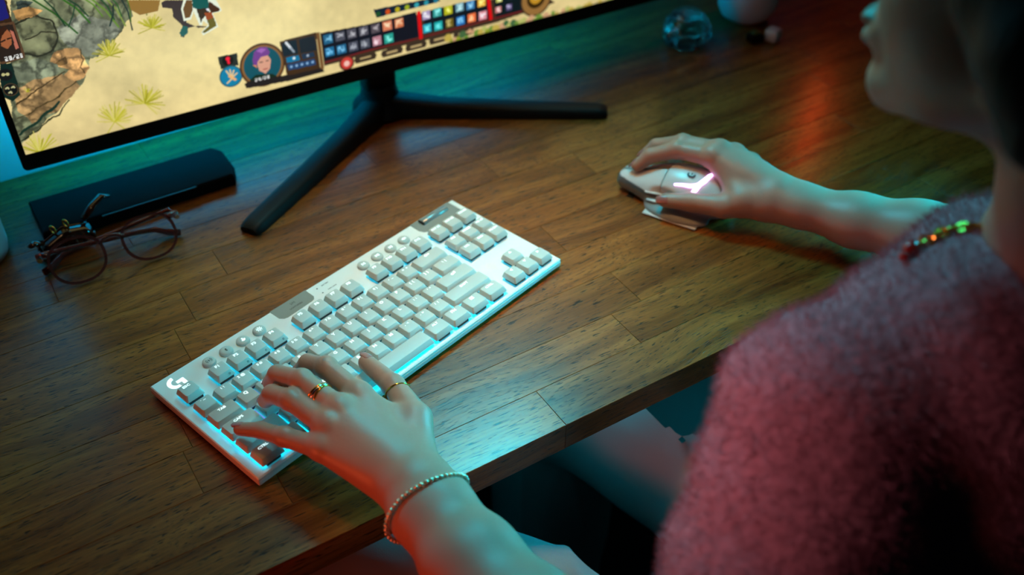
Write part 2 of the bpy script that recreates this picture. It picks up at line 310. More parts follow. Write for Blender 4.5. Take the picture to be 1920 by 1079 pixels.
# ---- flat picture shown on the display, millimetres on the panel
ART=[('p',(0.42,0.44,0.33),[(39.4,236.9),(80.4,232.6),(137.2,225),(140.6,197),(126.3,184.9),(99.2,164.6),(91.5,164.4),(86.7,154.1),(74.8,139.9),(
49.2,120.6),(24.2,104),(5.9,93.2),(6.3,127.5)]),('p',(0.5,0.52,0.45),[(70.4,200.4),(93.8,210.9),(122.4,195.9),(124.9,185.2),(100,167.8),(89.4,166.1),(
72.4,186.2)]),('p',(0.36,0.37,0.27),[(37.3,211.3),(52.8,219.2),(69.8,203.3),(65.4,182.5),(46.3,180.3),(35.9,185.8)]),(
'l',(0.16,0.16,0.11),1.6,[(37.2,214),(53.7,219),(67.7,208.1),(69.2,192.6),(62,180.6),(46.1,179.8),(35.4,185.9)]),('l',(0.2,0.19,0.13),1.1,[(39.3,197.4),(
54.8,201.6),(68.1,197.2)]),('p',(0.74,0.56,0.33),[(37.4,227),(48.5,228.6),(62.8,221),(53.4,218),(40.4,216.9)]),('p',(0.78,0.6,0.38),[(55.8,171),(
62.4,178.8),(73.5,181.5),(82.1,176.5),(87,166.7),(88,154.9),(82.5,149.5),(68.5,144.6),(61.5,150.6),(68.8,159),(60.5,164.7)]),(
'p',(0.5,0.38,0.22),[(59.5,168.4),(69.5,172.5),(69.4,164.6),(63.2,164)]),('p',(0.62,0.5,0.33),[(17.9,153.1),(39.2,155.7),(62.7,154.9),(74.8,139.9),(
49.2,120.6),(22,113.8),(12.4,131.5)]),('p',(0.44,0.47,0.38),[(24.1,176.8),(45.5,177.7),(61.3,167.9),(62.4,157.3),(43.7,154.5),(20.4,158.1)]),(
'l',(0.22,0.17,0.09),1,[(14,136.9),(36.1,145.1),(52.9,151.9),(65.3,157.1)]),('l',(0.26,0.22,0.12),1,[(11.5,121.8),(33.7,128.2),(57.9,137.6),(
71.3,145.6)]),('l',(0.1,0.2,0.16),2.6,[(8.3,104.7),(26.9,113.5),(40.3,121.4),(50.5,129.1)]),('l',(0.09,0.13,0.08),1.2,[(8,96.8),(25.3,104.2),(
48.1,116.7),(61.5,128.3)]),('l',(0.3,0.24,0.13),0.9,[(84.1,174.8),(85.5,164.8),(79.5,157.3),(83,151.7)]),('p',(0.2,0.24,0.22),[(43.5,234.9),(
56.5,231.9),(49.6,227.3),(41.1,227.2)]),('l',(0.16,0.34,0.12),1.5,[(55.3,235.8),(72.3,215.8),(86.4,192.6)]),('l',(0.1,0.24,0.14),1.3,[(64.5,235.2),(
72.8,220.2),(77.8,202.4)]),('l',(0.2,0.4,0.12),1.6,[(80.6,230),(91.9,216.5),(99.9,200.3)]),('l',(0.12,0.25,0.16),1.3,[(84.2,229.1),(93.8,219.2),(
100.1,206.7)]),('l',(0.36,0.52,0.16),1.2,[(98.2,227.5),(107.2,216.9),(112.8,203.7)]),('l',(0.4,0.54,0.2),1.6,[(106.1,224.1),(117,208.4),(124.5,189.8)]),(
'l',(0.14,0.3,0.16),1.3,[(113,224.1),(119.5,212.4),(122.4,198.1)]),('l',(0.5,0.58,0.26),1.4,[(119.3,221.6),(126.9,206.9),(131,189.3)]),(
'l',(0.18,0.36,0.16),1.2,[(123.8,221.6),(128.6,211.9),(129.9,199.6)]),('l',(0.12,0.2,0.18),1.2,[(133.4,217.8),(136.7,202.1),(136.3,183.5)]),(
'l',(0.3,0.42,0.16),1.1,[(138.3,217.2),(139.4,206.1),(136.9,192.3)]),('l',(0.4,0.44,0.14),0.9,[(148.8,214.3),(152.8,206),(153.1,195.1)]),(
'l',(0.14,0.26,0.18),1,[(91.2,219.6),(87.6,211.4),(80.3,200.7)]),('l',(0.12,0.2,0.18),1.4,[(124.8,211.7),(122.8,203.5),(117,192.7)]),(
'p',(0.58,0.44,0.2),[(139.5,213.7),(168.8,206.9),(164.5,196.8),(146.7,196.6),(139.6,203.8)]),('l',(0.8,0.76,0.3),0.5,[(109.1,163.1),(110.9,169.4),(
112.4,174.6)]),('l',(0.62,0.6,0.12),0.8,[(109.1,163.1),(108.7,167.8),(108.5,171.6)]),('l',(0.62,0.6,0.12),0.8,[(109.1,163.1),(110.9,170.2),(
112.5,175.9)]),('l',(0.62,0.6,0.12),0.6,[(109.1,163.1),(115.9,168.4),(121.6,172.7)]),('l',(0.62,0.6,0.12),0.6,[(109.1,163.1),(101.5,167),(95.3,170.1)]),(
'l',(0.62,0.6,0.12),0.5,[(109.1,163.1),(114.2,166.3),(118.5,168.9)]),('l',(0.8,0.76,0.3),0.6,[(109.1,163.1),(115.9,164.9),(121.5,166.3)]),(
'l',(0.62,0.6,0.12),0.5,[(109.1,163.1),(114.3,165.8),(118.7,168)]),('l',(0.8,0.76,0.3),0.7,[(109.1,163.1),(112.8,168),(115.9,171.9)]),(
'l',(0.84,0.8,0.42),0.7,[(109.1,163.1),(103,167.5),(98,171.1)]),('l',(0.72,0.7,0.16),0.5,[(109.1,163.1),(111.2,171.5),(112.9,178.2)]),(
'l',(0.62,0.6,0.12),0.7,[(109.1,163.1),(106.6,170.4),(104.6,176.4)]),('l',(0.8,0.76,0.3),0.5,[(109.1,163.1),(113.7,165.5),(117.6,167.4)]),(
'l',(0.84,0.8,0.42),0.6,[(109.1,163.1),(117.9,164.9),(125.3,166.3)]),('l',(0.8,0.76,0.3),0.9,[(109.1,163.1),(114.7,165.4),(119.4,167.3)]),(
'l',(0.72,0.7,0.16),0.8,[(109.1,163.1),(105.6,166.7),(102.6,169.7)]),('l',(0.72,0.7,0.16),0.6,[(109.1,163.1),(113.4,170.9),(116.9,177.2)]),(
'l',(0.84,0.8,0.42),0.5,[(109.1,163.1),(105.3,167),(102.2,170.2)]),('l',(0.62,0.6,0.12),0.8,[(109.1,163.1),(113.8,171.2),(117.8,177.8)]),(
'l',(0.72,0.7,0.16),0.6,[(109.1,163.1),(109.5,172.5),(109.8,180.1)]),('l',(0.72,0.7,0.16),0.6,[(109.1,163.1),(113,169.9),(116.2,175.4)]),(
'l',(0.84,0.8,0.42),0.6,[(109.1,163.1),(108.4,168.6),(107.9,173.1)]),('l',(0.72,0.7,0.16),0.6,[(109.1,163.1),(110.7,168.2),(112.1,172.4)]),(
'l',(0.62,0.6,0.12),0.8,[(109.1,163.1),(104.1,167.8),(100.1,171.6)]),('l',(0.8,0.76,0.3),0.7,[(109.1,163.1),(112.6,166.8),(115.5,169.7)]),(
'l',(0.72,0.7,0.16),0.5,[(109.1,163.1),(107.9,168.6),(106.9,173.1)]),('l',(0.72,0.7,0.16),0.7,[(109.1,163.1),(112.8,171.8),(115.9,178.8)]),(
'l',(0.62,0.6,0.12),0.9,[(109.1,163.1),(116.4,164),(122.6,164.6)]),('l',(0.84,0.8,0.42),0.8,[(109.1,163.1),(105.6,170.8),(102.8,177.1)]),(
'l',(0.8,0.76,0.3),0.6,[(109.1,163.1),(106.9,168.3),(105.2,172.5)]),('l',(0.8,0.76,0.3),0.8,[(109.1,163.1),(112.3,169),(115,173.7)]),(
'l',(0.8,0.76,0.3),0.7,[(109.1,163.1),(110.4,169.7),(111.4,175.1)]),('l',(0.8,0.76,0.3),0.8,[(109.1,163.1),(107.3,168.7),(105.8,173.1)]),(
'l',(0.62,0.6,0.12),0.6,[(109.1,163.1),(110.3,169.7),(111.4,175)]),('l',(0.84,0.8,0.42),0.9,[(109.1,163.1),(101.8,163.5),(95.8,163.8)]),(
'l',(0.72,0.7,0.16),0.7,[(109.1,163.1),(106.8,170.7),(105,176.8)]),('l',(0.8,0.76,0.3),0.6,[(109.1,163.1),(107.6,172),(106.4,179.1)]),(
'l',(0.62,0.6,0.12),0.8,[(109.1,163.1),(109.1,171),(109.1,177.4)]),('l',(0.62,0.6,0.12),0.6,[(109.1,163.1),(117,163.4),(123.6,163.5)]),(
'l',(0.84,0.8,0.42),0.5,[(109.1,163.1),(112.4,168.8),(115.1,173.3)]),('l',(0.72,0.7,0.16),0.7,[(109.1,163.1),(101.5,161.2),(95.3,159.7)]),(
'l',(0.62,0.6,0.12),0.8,[(109.1,163.1),(114,169),(118.1,173.7)]),('l',(0.84,0.8,0.42),0.8,[(109.1,163.1),(107.9,170.8),(106.9,177)]),(
'l',(0.8,0.76,0.3),0.8,[(109.1,163.1),(110.3,172.3),(111.2,179.7)]),('l',(0.62,0.6,0.12),0.5,[(109.1,163.1),(110.6,170.6),(111.8,176.7)]),(
'l',(0.84,0.8,0.42),0.9,[(109.1,163.1),(107.7,171.7),(106.6,178.6)]),('l',(0.62,0.6,0.12),0.8,[(109.1,163.1),(114.1,160.9),(118.4,159)]),(
'l',(0.84,0.8,0.42),0.9,[(109.1,163.1),(114.6,167.9),(119.2,171.8)]),('l',(0.72,0.7,0.16),0.7,[(109.1,163.1),(113.8,169.6),(117.7,174.9)]),(
'l',(0.8,0.76,0.3),0.5,[(109.1,163.1),(110.8,171.9),(112.1,179)]),('l',(0.62,0.6,0.12),0.8,[(109.1,163.1),(100.7,166.4),(93.8,169)]),(
'l',(0.72,0.7,0.16),0.9,[(109.1,163.1),(104.9,170.7),(101.4,176.9)]),('l',(0.84,0.8,0.42),0.6,[(155.1,181.1),(161,186.2),(166,190.3)]),(
'l',(0.84,0.8,0.42),0.5,[(155.1,181.1),(155.8,186.9),(156.4,191.5)]),('l',(0.84,0.8,0.42),0.7,[(155.1,181.1),(150.9,187.4),(147.3,192.5)]),(
'l',(0.84,0.8,0.42),0.5,[(155.1,181.1),(151.9,187.1),(149.3,192.1)]),('l',(0.84,0.8,0.42),0.7,[(155.1,181.1),(154.5,186.1),(154,190.2)]),(
'l',(0.8,0.76,0.3),0.6,[(155.1,181.1),(159.6,186.6),(163.3,191)]),('l',(0.62,0.6,0.12),0.6,[(155.1,181.1),(153.1,185.9),(151.4,189.8)]),(
'l',(0.72,0.7,0.16),0.8,[(155.1,181.1),(149.2,186.4),(144.3,190.8)]),('l',(0.84,0.8,0.42),0.8,[(155.1,181.1),(152.5,186.6),(150.3,191.2)]),(
'l',(0.72,0.7,0.16),0.7,[(155.1,181.1),(156.8,187.1),(158.1,192.1)]),('l',(0.8,0.76,0.3),0.9,[(155.1,181.1),(158.8,184),(161.9,186.4)]),(
'l',(0.72,0.7,0.16),0.7,[(155.1,181.1),(154.6,187.5),(154.1,192.7)]),('l',(0.62,0.6,0.12),0.9,[(155.1,181.1),(160,184),(164.2,186.4)]),(
'l',(0.84,0.8,0.42),0.7,[(155.1,181.1),(149.2,182),(144.3,182.8)]),('l',(0.62,0.6,0.12),0.9,[(155.1,181.1),(159.8,186.2),(163.7,190.4)]),(
'l',(0.84,0.8,0.42),0.5,[(155.1,181.1),(155.8,186.3),(156.3,190.5)]),('l',(0.62,0.6,0.12),0.6,[(155.1,181.1),(152.3,184.7),(149.9,187.7)]),(
'l',(0.72,0.7,0.16),0.5,[(155.1,181.1),(149.4,185.5),(144.7,189.1)]),('l',(0.62,0.6,0.12),0.6,[(155.1,181.1),(160.3,181.8),(164.6,182.3)]),(
'l',(0.72,0.7,0.16),0.7,[(155.1,181.1),(160.1,180.1),(164.4,179.2)]),('l',(0.62,0.6,0.12),0.8,[(155.1,181.1),(159.3,180.5),(162.8,179.9)]),(
'l',(0.8,0.76,0.3),0.6,[(155.1,181.1),(158.9,187.8),(162,193.3)]),('l',(0.72,0.7,0.16),0.8,[(155.1,181.1),(148.6,185.8),(143.2,189.7)]),(
'l',(0.72,0.7,0.16),0.6,[(155.1,181.1),(158.1,188.3),(160.6,194.1)]),('l',(0.62,0.6,0.12),0.8,[(155.1,181.1),(159.4,178.8),(162.9,176.9)]),(
'l',(0.8,0.76,0.3),0.9,[(155.1,181.1),(155.5,187.7),(155.8,193.1)]),('l',(0.62,0.6,0.12),0.7,[(155.1,181.1),(157.4,185.2),(159.3,188.6)]),(
'l',(0.84,0.8,0.42),0.9,[(155.1,181.1),(160.2,184.3),(164.4,186.8)]),('l',(0.62,0.6,0.12),0.7,[(155.1,181.1),(161.2,184.9),(166.2,188)]),(
'l',(0.62,0.6,0.12),0.6,[(155.1,181.1),(153.8,187.2),(152.7,192.2)]),('l',(0.62,0.6,0.12),0.7,[(155.1,181.1),(161.5,181),(166.9,180.9)]),(
'l',(0.72,0.7,0.16),0.6,[(155.1,181.1),(158.3,185.4),(160.9,189)]),('l',(0.62,0.6,0.12),0.7,[(155.1,181.1),(147.3,179.5),(140.9,178.2)]),(
'l',(0.72,0.7,0.16),0.8,[(155.1,181.1),(152,185.2),(149.4,188.6)]),('l',(0.72,0.7,0.16),0.6,[(155.1,181.1),(160.9,181.4),(165.8,181.6)]),(
'l',(0.62,0.6,0.12),0.6,[(155.1,181.1),(155.9,185.8),(156.6,189.6)]),('l',(0.62,0.6,0.12),0.5,[(155.1,181.1),(152,186.5),(149.3,191)]),(
'l',(0.72,0.7,0.16),0.6,[(155.1,181.1),(155.3,185.9),(155.5,189.8)]),('l',(0.62,0.6,0.12),0.7,[(155.1,181.1),(154.9,186),(154.7,190)]),(
'l',(0.8,0.76,0.3),0.8,[(155.1,181.1),(157.6,187),(159.7,191.7)]),('l',(0.72,0.7,0.16),0.7,[(155.1,181.1),(162.6,181.7),(168.9,182.1)]),(
'l',(0.8,0.76,0.3),0.7,[(155.1,181.1),(161.2,178),(166.3,175.4)]),('l',(0.72,0.7,0.16),0.7,[(155.1,181.1),(151.6,185.9),(148.7,189.7)]),(
'l',(0.62,0.6,0.12),0.7,[(155.1,181.1),(151.2,183.4),(147.9,185.3)]),('l',(0.8,0.76,0.3),0.7,[(155.1,181.1),(159.7,184),(163.6,186.3)]),(
'l',(0.72,0.7,0.16),0.6,[(155.1,181.1),(157.6,186),(159.6,190)]),('l',(0.72,0.7,0.16),0.6,[(130.2,103.3),(136.4,112.1),(141.6,119.2)]),(
'l',(0.72,0.7,0.16),0.6,[(130.2,103.3),(139.2,109.7),(146.6,114.8)]),('l',(0.8,0.76,0.3),0.9,[(130.2,103.3),(139.8,106.6),(147.8,109.3)]),(
'l',(0.84,0.8,0.42),0.6,[(130.2,103.3),(135.2,110.4),(139.3,116.1)]),('l',(0.84,0.8,0.42),0.7,[(130.2,103.3),(129,110.5),(127.9,116.3)]),(
'l',(0.62,0.6,0.12),0.9,[(130.2,103.3),(123.7,113.3),(118.3,121.4)]),('l',(0.8,0.76,0.3),0.6,[(130.2,103.3),(128.9,114.1),(127.9,122.8)]),(
'l',(0.62,0.6,0.12),0.8,[(130.2,103.3),(139.9,108.5),(148,112.7)]),('l',(0.72,0.7,0.16),0.9,[(130.2,103.3),(140.4,99.2),(149,95.8)]),(
'l',(0.72,0.7,0.16),0.8,[(130.2,103.3),(131.1,115.1),(131.8,124.6)]),('l',(0.62,0.6,0.12),0.9,[(130.2,103.3),(135.8,110.5),(140.4,116.3)]),(
'l',(0.72,0.7,0.16),0.7,[(130.2,103.3),(136.9,104.2),(142.5,105)]),('l',(0.8,0.76,0.3),0.8,[(130.2,103.3),(137.4,104.3),(143.4,105)]),(
'l',(0.8,0.76,0.3),0.8,[(130.2,103.3),(134.8,109.8),(138.6,115)]),('l',(0.72,0.7,0.16),0.5,[(130.2,103.3),(119.5,105.2),(110.6,106.8)]),(
'l',(0.62,0.6,0.12),0.7,[(130.2,103.3),(123.4,105.8),(117.8,107.9)]),('l',(0.84,0.8,0.42),0.8,[(130.2,103.3),(125,106.5),(120.8,109.2)]),(
'l',(0.8,0.76,0.3),0.9,[(130.2,103.3),(131.2,110.6),(132.1,116.5)]),('l',(0.84,0.8,0.42),0.8,[(130.2,103.3),(132.6,110.8),(134.5,116.8)]),(
'l',(0.8,0.76,0.3),0.7,[(130.2,103.3),(138.1,100.4),(144.7,98)]),('l',(0.62,0.6,0.12),0.7,[(130.2,103.3),(120.4,109),(112.3,113.6)]),(
'l',(0.8,0.76,0.3),0.8,[(130.2,103.3),(134,109.9),(137.1,115.3)]),('l',(0.84,0.8,0.42),0.9,[(130.2,103.3),(134.3,107.4),(137.8,110.8)]),(
'l',(0.84,0.8,0.42),0.9,[(130.2,103.3),(131,111),(131.6,117.3)]),('l',(0.8,0.76,0.3),0.6,[(130.2,103.3),(125.5,113.2),(121.6,121.1)]),(
'l',(0.72,0.7,0.16),0.7,[(130.2,103.3),(135.8,110.3),(140.5,116)]),('l',(0.62,0.6,0.12),0.5,[(130.2,103.3),(139.5,105.7),(147.4,107.7)]),(
'l',(0.8,0.76,0.3),0.7,[(130.2,103.3),(140.8,108.4),(149.7,112.6)]),('l',(0.8,0.76,0.3),0.9,[(130.2,103.3),(135.9,107.8),(140.7,111.5)]),(
'l',(0.72,0.7,0.16),0.8,[(130.2,103.3),(137.4,97.5),(143.4,92.7)]),('l',(0.72,0.7,0.16),0.6,[(130.2,103.3),(125.2,108.6),(121.1,113)]),(
'l',(0.72,0.7,0.16),0.8,[(130.2,103.3),(132.9,114.4),(135.1,123.3)]),('l',(0.8,0.76,0.3),0.9,[(130.2,103.3),(138,108.3),(144.6,112.4)]),(
'l',(0.8,0.76,0.3),0.9,[(130.2,103.3),(124.3,105.5),(119.5,107.4)]),('l',(0.8,0.76,0.3),0.6,[(130.2,103.3),(133.7,113.8),(136.6,122.3)]),(
'l',(0.62,0.6,0.12),0.8,[(130.2,103.3),(139.5,101.3),(147.3,99.6)]),('l',(0.8,0.76,0.3),0.6,[(130.2,103.3),(131.4,115.6),(132.4,125.6)]),(
'l',(0.72,0.7,0.16),0.9,[(130.2,103.3),(136.8,100.4),(142.3,98)]),('l',(0.62,0.6,0.12),0.8,[(130.2,103.3),(135.9,105.1),(140.7,106.5)]),(
'l',(0.84,0.8,0.42),0.5,[(130.2,103.3),(136.4,94.9),(141.7,87.9)]),('l',(0.84,0.8,0.42),0.7,[(130.2,103.3),(131.6,112.3),(132.7,119.5)]),(
'l',(0.84,0.8,0.42),0.8,[(130.2,103.3),(129.1,111.6),(128.3,118.4)]),('l',(0.8,0.76,0.3),0.6,[(130.2,103.3),(132.1,109.9),(133.7,115.3)]),(
'l',(0.8,0.76,0.3),0.9,[(130.2,103.3),(134.3,110.3),(137.7,116)]),('l',(0.72,0.7,0.16),0.9,[(130.2,103.3),(135.8,110.5),(140.5,116.4)]),(
'l',(0.62,0.6,0.12),0.6,[(130.2,103.3),(136.2,106.6),(141.2,109.3)]),('l',(0.62,0.6,0.12),0.8,[(130.2,103.3),(133.1,109.2),(135.6,114)]),(
'l',(0.84,0.8,0.42),0.9,[(130.2,103.3),(133.7,113.3),(136.5,121.4)]),('l',(0.8,0.76,0.3),0.6,[(130.2,103.3),(120.5,108.3),(112.5,112.4)]),(
'l',(0.84,0.8,0.42),0.6,[(130.2,103.3),(135.8,109.2),(140.4,113.9)]),('l',(0.84,0.8,0.42),0.6,[(130.2,103.3),(123,108.4),(117.2,112.5)]),(
'l',(0.72,0.7,0.16),0.9,[(130.2,103.3),(132.2,111.1),(133.8,117.5)]),('l',(0.8,0.76,0.3),0.8,[(130.2,103.3),(134.9,95),(139,88.1)]),(
'l',(0.62,0.6,0.12),0.7,[(130.2,103.3),(130.5,110.9),(130.7,117)]),('l',(0.8,0.76,0.3),0.7,[(130.2,103.3),(133,111.6),(135.2,118.3)]),(
'l',(0.62,0.6,0.12),0.6,[(130.2,103.3),(133.2,109.3),(135.8,114.1)]),('l',(0.62,0.6,0.12),0.9,[(130.2,103.3),(133.1,111.1),(135.5,117.3)]),(
'l',(0.62,0.6,0.12),0.6,[(130.2,103.3),(140.9,105.2),(149.9,106.8)]),('l',(0.62,0.6,0.12),0.7,[(96.6,92.1),(103.4,98.2),(109,103.1)]),(
'l',(0.84,0.8,0.42),0.7,[(96.6,92.1),(90.7,101.9),(85.9,109.9)]),('l',(0.8,0.76,0.3),0.6,[(96.6,92.1),(89,98),(82.8,102.7)]),(
'l',(0.72,0.7,0.16),0.7,[(96.6,92.1),(89,99.1),(82.8,104.8)]),('l',(0.72,0.7,0.16),0.8,[(96.6,92.1),(106.5,93),(114.8,93.7)]),(
'l',(0.8,0.76,0.3),0.6,[(96.6,92.1),(87.6,94.8),(80.2,96.9)]),('l',(0.8,0.76,0.3),0.8,[(96.6,92.1),(90.7,102),(85.9,110)]),(
'l',(0.72,0.7,0.16),0.9,[(96.6,92.1),(96.5,103.1),(96.4,112)]),('l',(0.62,0.6,0.12),0.5,[(96.6,92.1),(99.4,97.2),(101.8,101.4)]),(
'l',(0.72,0.7,0.16),0.8,[(96.6,92.1),(92.4,99.8),(89,106.1)]),('l',(0.8,0.76,0.3),0.8,[(96.6,92.1),(98.4,99.1),(99.9,104.8)]),(
'l',(0.72,0.7,0.16),0.9,[(96.6,92.1),(100.1,98.3),(103,103.4)]),('l',(0.84,0.8,0.42),0.5,[(96.6,92.1),(98.4,99.7),(100,105.9)]),(
'l',(0.62,0.6,0.12),0.8,[(96.6,92.1),(99.4,101),(101.7,108.2)]),('l',(0.72,0.7,0.16),0.5,[(96.6,92.1),(104.2,97),(110.6,100.9)]),(
'l',(0.8,0.76,0.3),0.9,[(96.6,92.1),(103.8,96.2),(109.9,99.6)]),('l',(0.62,0.6,0.12),0.6,[(96.6,92.1),(91.2,99.6),(86.7,105.6)]),(
'l',(0.72,0.7,0.16),0.7,[(96.6,92.1),(101.4,100.4),(105.3,107.1)]),('l',(0.84,0.8,0.42),0.8,[(96.6,92.1),(97.1,99.9),(97.6,106.2)]),(
'l',(0.8,0.76,0.3),0.7,[(96.6,92.1),(99.5,101.5),(101.8,109)]),('l',(0.8,0.76,0.3),0.9,[(96.6,92.1),(104.2,97.8),(110.6,102.5)]),(
'l',(0.72,0.7,0.16),0.7,[(96.6,92.1),(101.9,103.2),(106.3,112.1)]),('l',(0.84,0.8,0.42),0.9,[(96.6,92.1),(105,100.2),(112.1,106.8)]),(
'l',(0.8,0.76,0.3),0.6,[(96.6,92.1),(100.1,98),(103,102.8)]),('l',(0.84,0.8,0.42),0.7,[(96.6,92.1),(100.2,98.3),(103.2,103.3)]),(
'l',(0.8,0.76,0.3),0.6,[(96.6,92.1),(93.9,99.4),(91.7,105.3)]),('l',(0.8,0.76,0.3),0.6,[(96.6,92.1),(91.9,98.6),(88.1,103.9)]),(
'l',(0.62,0.6,0.12),0.5,[(96.6,92.1),(102.7,92.6),(107.9,93)]),('l',(0.8,0.76,0.3),0.6,[(96.6,92.1),(91.1,93.4),(86.5,94.5)]),(
'l',(0.84,0.8,0.42),0.7,[(96.6,92.1),(98.4,99.4),(100,105.4)]),('l',(0.72,0.7,0.16),0.6,[(96.6,92.1),(104.7,90.6),(111.6,89.3)]),(
'l',(0.8,0.76,0.3),0.5,[(96.6,92.1),(102.2,90.2),(106.9,88.6)]),('l',(0.72,0.7,0.16),0.7,[(96.6,92.1),(90.7,85.9),(85.9,80.8)]),(
'l',(0.62,0.6,0.12),0.7,[(96.6,92.1),(99.4,104.1),(101.7,113.7)]),('l',(0.72,0.7,0.16),0.8,[(96.6,92.1),(96.6,100.4),(96.6,107.1)]),(
'l',(0.84,0.8,0.42),0.6,[(96.6,92.1),(102,99.8),(106.5,106.1)]),('l',(0.8,0.76,0.3),0.5,[(96.6,92.1),(102.5,93.8),(107.4,95.2)]),(
'l',(0.8,0.76,0.3),0.8,[(96.6,92.1),(102.3,97.9),(107.1,102.6)]),('l',(0.84,0.8,0.42),0.8,[(96.6,92.1),(96.6,99),(96.6,104.5)]),(
'l',(0.84,0.8,0.42),0.6,[(96.6,92.1),(97.7,103),(98.7,111.8)]),('l',(0.72,0.7,0.16),0.8,[(96.6,92.1),(104,95.2),(110.2,97.6)]),(
'l',(0.84,0.8,0.42),0.9,[(96.6,92.1),(103.9,89.4),(110,87.1)]),('l',(0.62,0.6,0.12),0.9,[(96.6,92.1),(94,100.6),(91.8,107.4)]),(
'l',(0.8,0.76,0.3),0.9,[(96.6,92.1),(105.7,92.6),(113.3,93)]),('l',(0.8,0.76,0.3),0.7,[(96.6,92.1),(99.3,97.6),(101.6,102)]),(
'l',(0.8,0.76,0.3),0.9,[(96.6,92.1),(92.4,102.3),(88.9,110.5)]),('l',(0.72,0.7,0.16),0.7,[(96.6,92.1),(102.8,97.6),(108,102.1)]),(
'l',(0.84,0.8,0.42),0.8,[(96.6,92.1),(92.4,103.5),(89,112.7)]),('l',(0.8,0.76,0.3),0.6,[(96.6,92.1),(103.8,90.9),(109.9,89.9)]),(
'l',(0.84,0.8,0.42),0.8,[(96.6,92.1),(97,99.1),(97.3,104.8)]),('l',(0.84,0.8,0.42),0.6,[(96.6,92.1),(93.8,103.9),(91.5,113.3)]),(
'l',(0.72,0.7,0.16),0.8,[(96.6,92.1),(101.8,84.4),(106.2,78)]),('l',(0.8,0.76,0.3),0.9,[(96.6,92.1),(102.2,100.1),(106.9,106.5)]),(
'l',(0.72,0.7,0.16),0.7,[(96.6,92.1),(103.5,97.9),(109.3,102.7)]),('l',(0.72,0.7,0.16),0.8,[(19.8,80),(24.7,85.3),(28.8,89.6)]),(
'l',(0.8,0.76,0.3),0.6,[(19.8,80),(30.6,82.3),(39.6,84.3)]),('l',(0.72,0.7,0.16),0.8,[(19.8,80),(25.2,85.8),(29.7,90.5)]),(
'l',(0.72,0.7,0.16),0.8,[(19.8,80),(17.2,86),(15.1,91)]),('l',(0.72,0.7,0.16),0.7,[(19.8,80),(27.5,89),(33.9,96.4)]),('l',(0.8,0.76,0.3),0.5,[(19.8,80),(
25,85.3),(29.3,89.6)]),('l',(0.72,0.7,0.16),0.7,[(19.8,80),(18.8,88),(17.9,94.5)]),('l',(0.62,0.6,0.12),0.7,[(19.8,80),(12.9,84.3),(7.2,87.8)]),(
'l',(0.62,0.6,0.12),0.8,[(19.8,80),(31.7,80.5),(41.7,80.8)]),('l',(0.62,0.6,0.12),0.6,[(19.8,80),(28.6,86.5),(35.9,91.8)]),(
'l',(0.72,0.7,0.16),0.9,[(19.8,80),(8.4,76.4),(-1,73.5)]),('l',(0.8,0.76,0.3),0.8,[(19.8,80),(16.2,88.2),(13.2,94.9)]),(
'l',(0.72,0.7,0.16),0.8,[(19.8,80),(13.2,85.2),(7.7,89.5)]),('l',(0.84,0.8,0.42),0.8,[(19.8,80),(19.3,91.7),(18.8,101.2)]),(
'l',(0.72,0.7,0.16),0.6,[(19.8,80),(31.4,77.4),(41.2,75.2)]),('l',(0.84,0.8,0.42),0.7,[(19.8,80),(18,86.4),(16.5,91.6)]),(
'l',(0.84,0.8,0.42),0.6,[(19.8,80),(15.8,88.5),(12.5,95.4)]),('l',(0.62,0.6,0.12),0.7,[(19.8,80),(27.1,87.9),(33.2,94.3)]),(
'l',(0.62,0.6,0.12),0.8,[(19.8,80),(23.8,87.8),(27.1,94.3)]),('l',(0.72,0.7,0.16),0.6,[(19.8,80),(11.6,86.8),(4.8,92.4)]),(
'l',(0.84,0.8,0.42),0.8,[(19.8,80),(20.1,93.4),(20.4,104.3)]),('l',(0.8,0.76,0.3),0.7,[(19.8,80),(24.6,74.9),(28.7,70.6)]),(
'l',(0.72,0.7,0.16),0.8,[(19.8,80),(17.2,89.9),(15.1,98)]),('l',(0.84,0.8,0.42),0.8,[(19.8,80),(14,81.9),(9.2,83.5)]),(
'l',(0.8,0.76,0.3),0.8,[(19.8,80),(23.1,87.7),(25.7,94)]),('l',(0.62,0.6,0.12),0.7,[(19.8,80),(23,87.1),(25.6,93)]),('l',(0.84,0.8,0.42),0.6,[(19.8,80),(
23.2,85.5),(26,90)]),('l',(0.84,0.8,0.42),0.7,[(19.8,80),(8.7,80.8),(-0.4,81.5)]),('l',(0.84,0.8,0.42),0.9,[(19.8,80),(27,89.1),(32.9,96.5)]),(
'l',(0.8,0.76,0.3),0.6,[(19.8,80),(24.3,74.1),(28.1,69.3)]),('l',(0.84,0.8,0.42),0.9,[(19.8,80),(17.8,91.4),(16.1,100.7)]),(
'l',(0.8,0.76,0.3),0.8,[(19.8,80),(21.9,88.6),(23.6,95.6)]),('l',(0.62,0.6,0.12),0.6,[(19.8,80),(29.7,84.9),(38,88.9)]),(
'l',(0.72,0.7,0.16),0.8,[(19.8,80),(28.3,89.3),(35.4,96.9)]),('l',(0.62,0.6,0.12),0.8,[(19.8,80),(25.5,83.9),(30.3,87.1)]),(
'l',(0.84,0.8,0.42),0.8,[(19.8,80),(23.5,92.5),(26.5,102.6)]),('l',(0.72,0.7,0.16),0.7,[(19.8,80),(29,86.4),(36.7,91.7)]),(
'l',(0.8,0.76,0.3),0.7,[(19.8,80),(21.8,90.7),(23.4,99.5)]),('l',(0.72,0.7,0.16),0.6,[(19.8,80),(14.8,88.1),(10.7,94.8)]),(
'l',(0.84,0.8,0.42),0.7,[(19.8,80),(29.1,84.2),(36.9,87.6)]),('l',(0.84,0.8,0.42),0.6,[(19.8,80),(18.9,89.7),(18.1,97.6)]),(
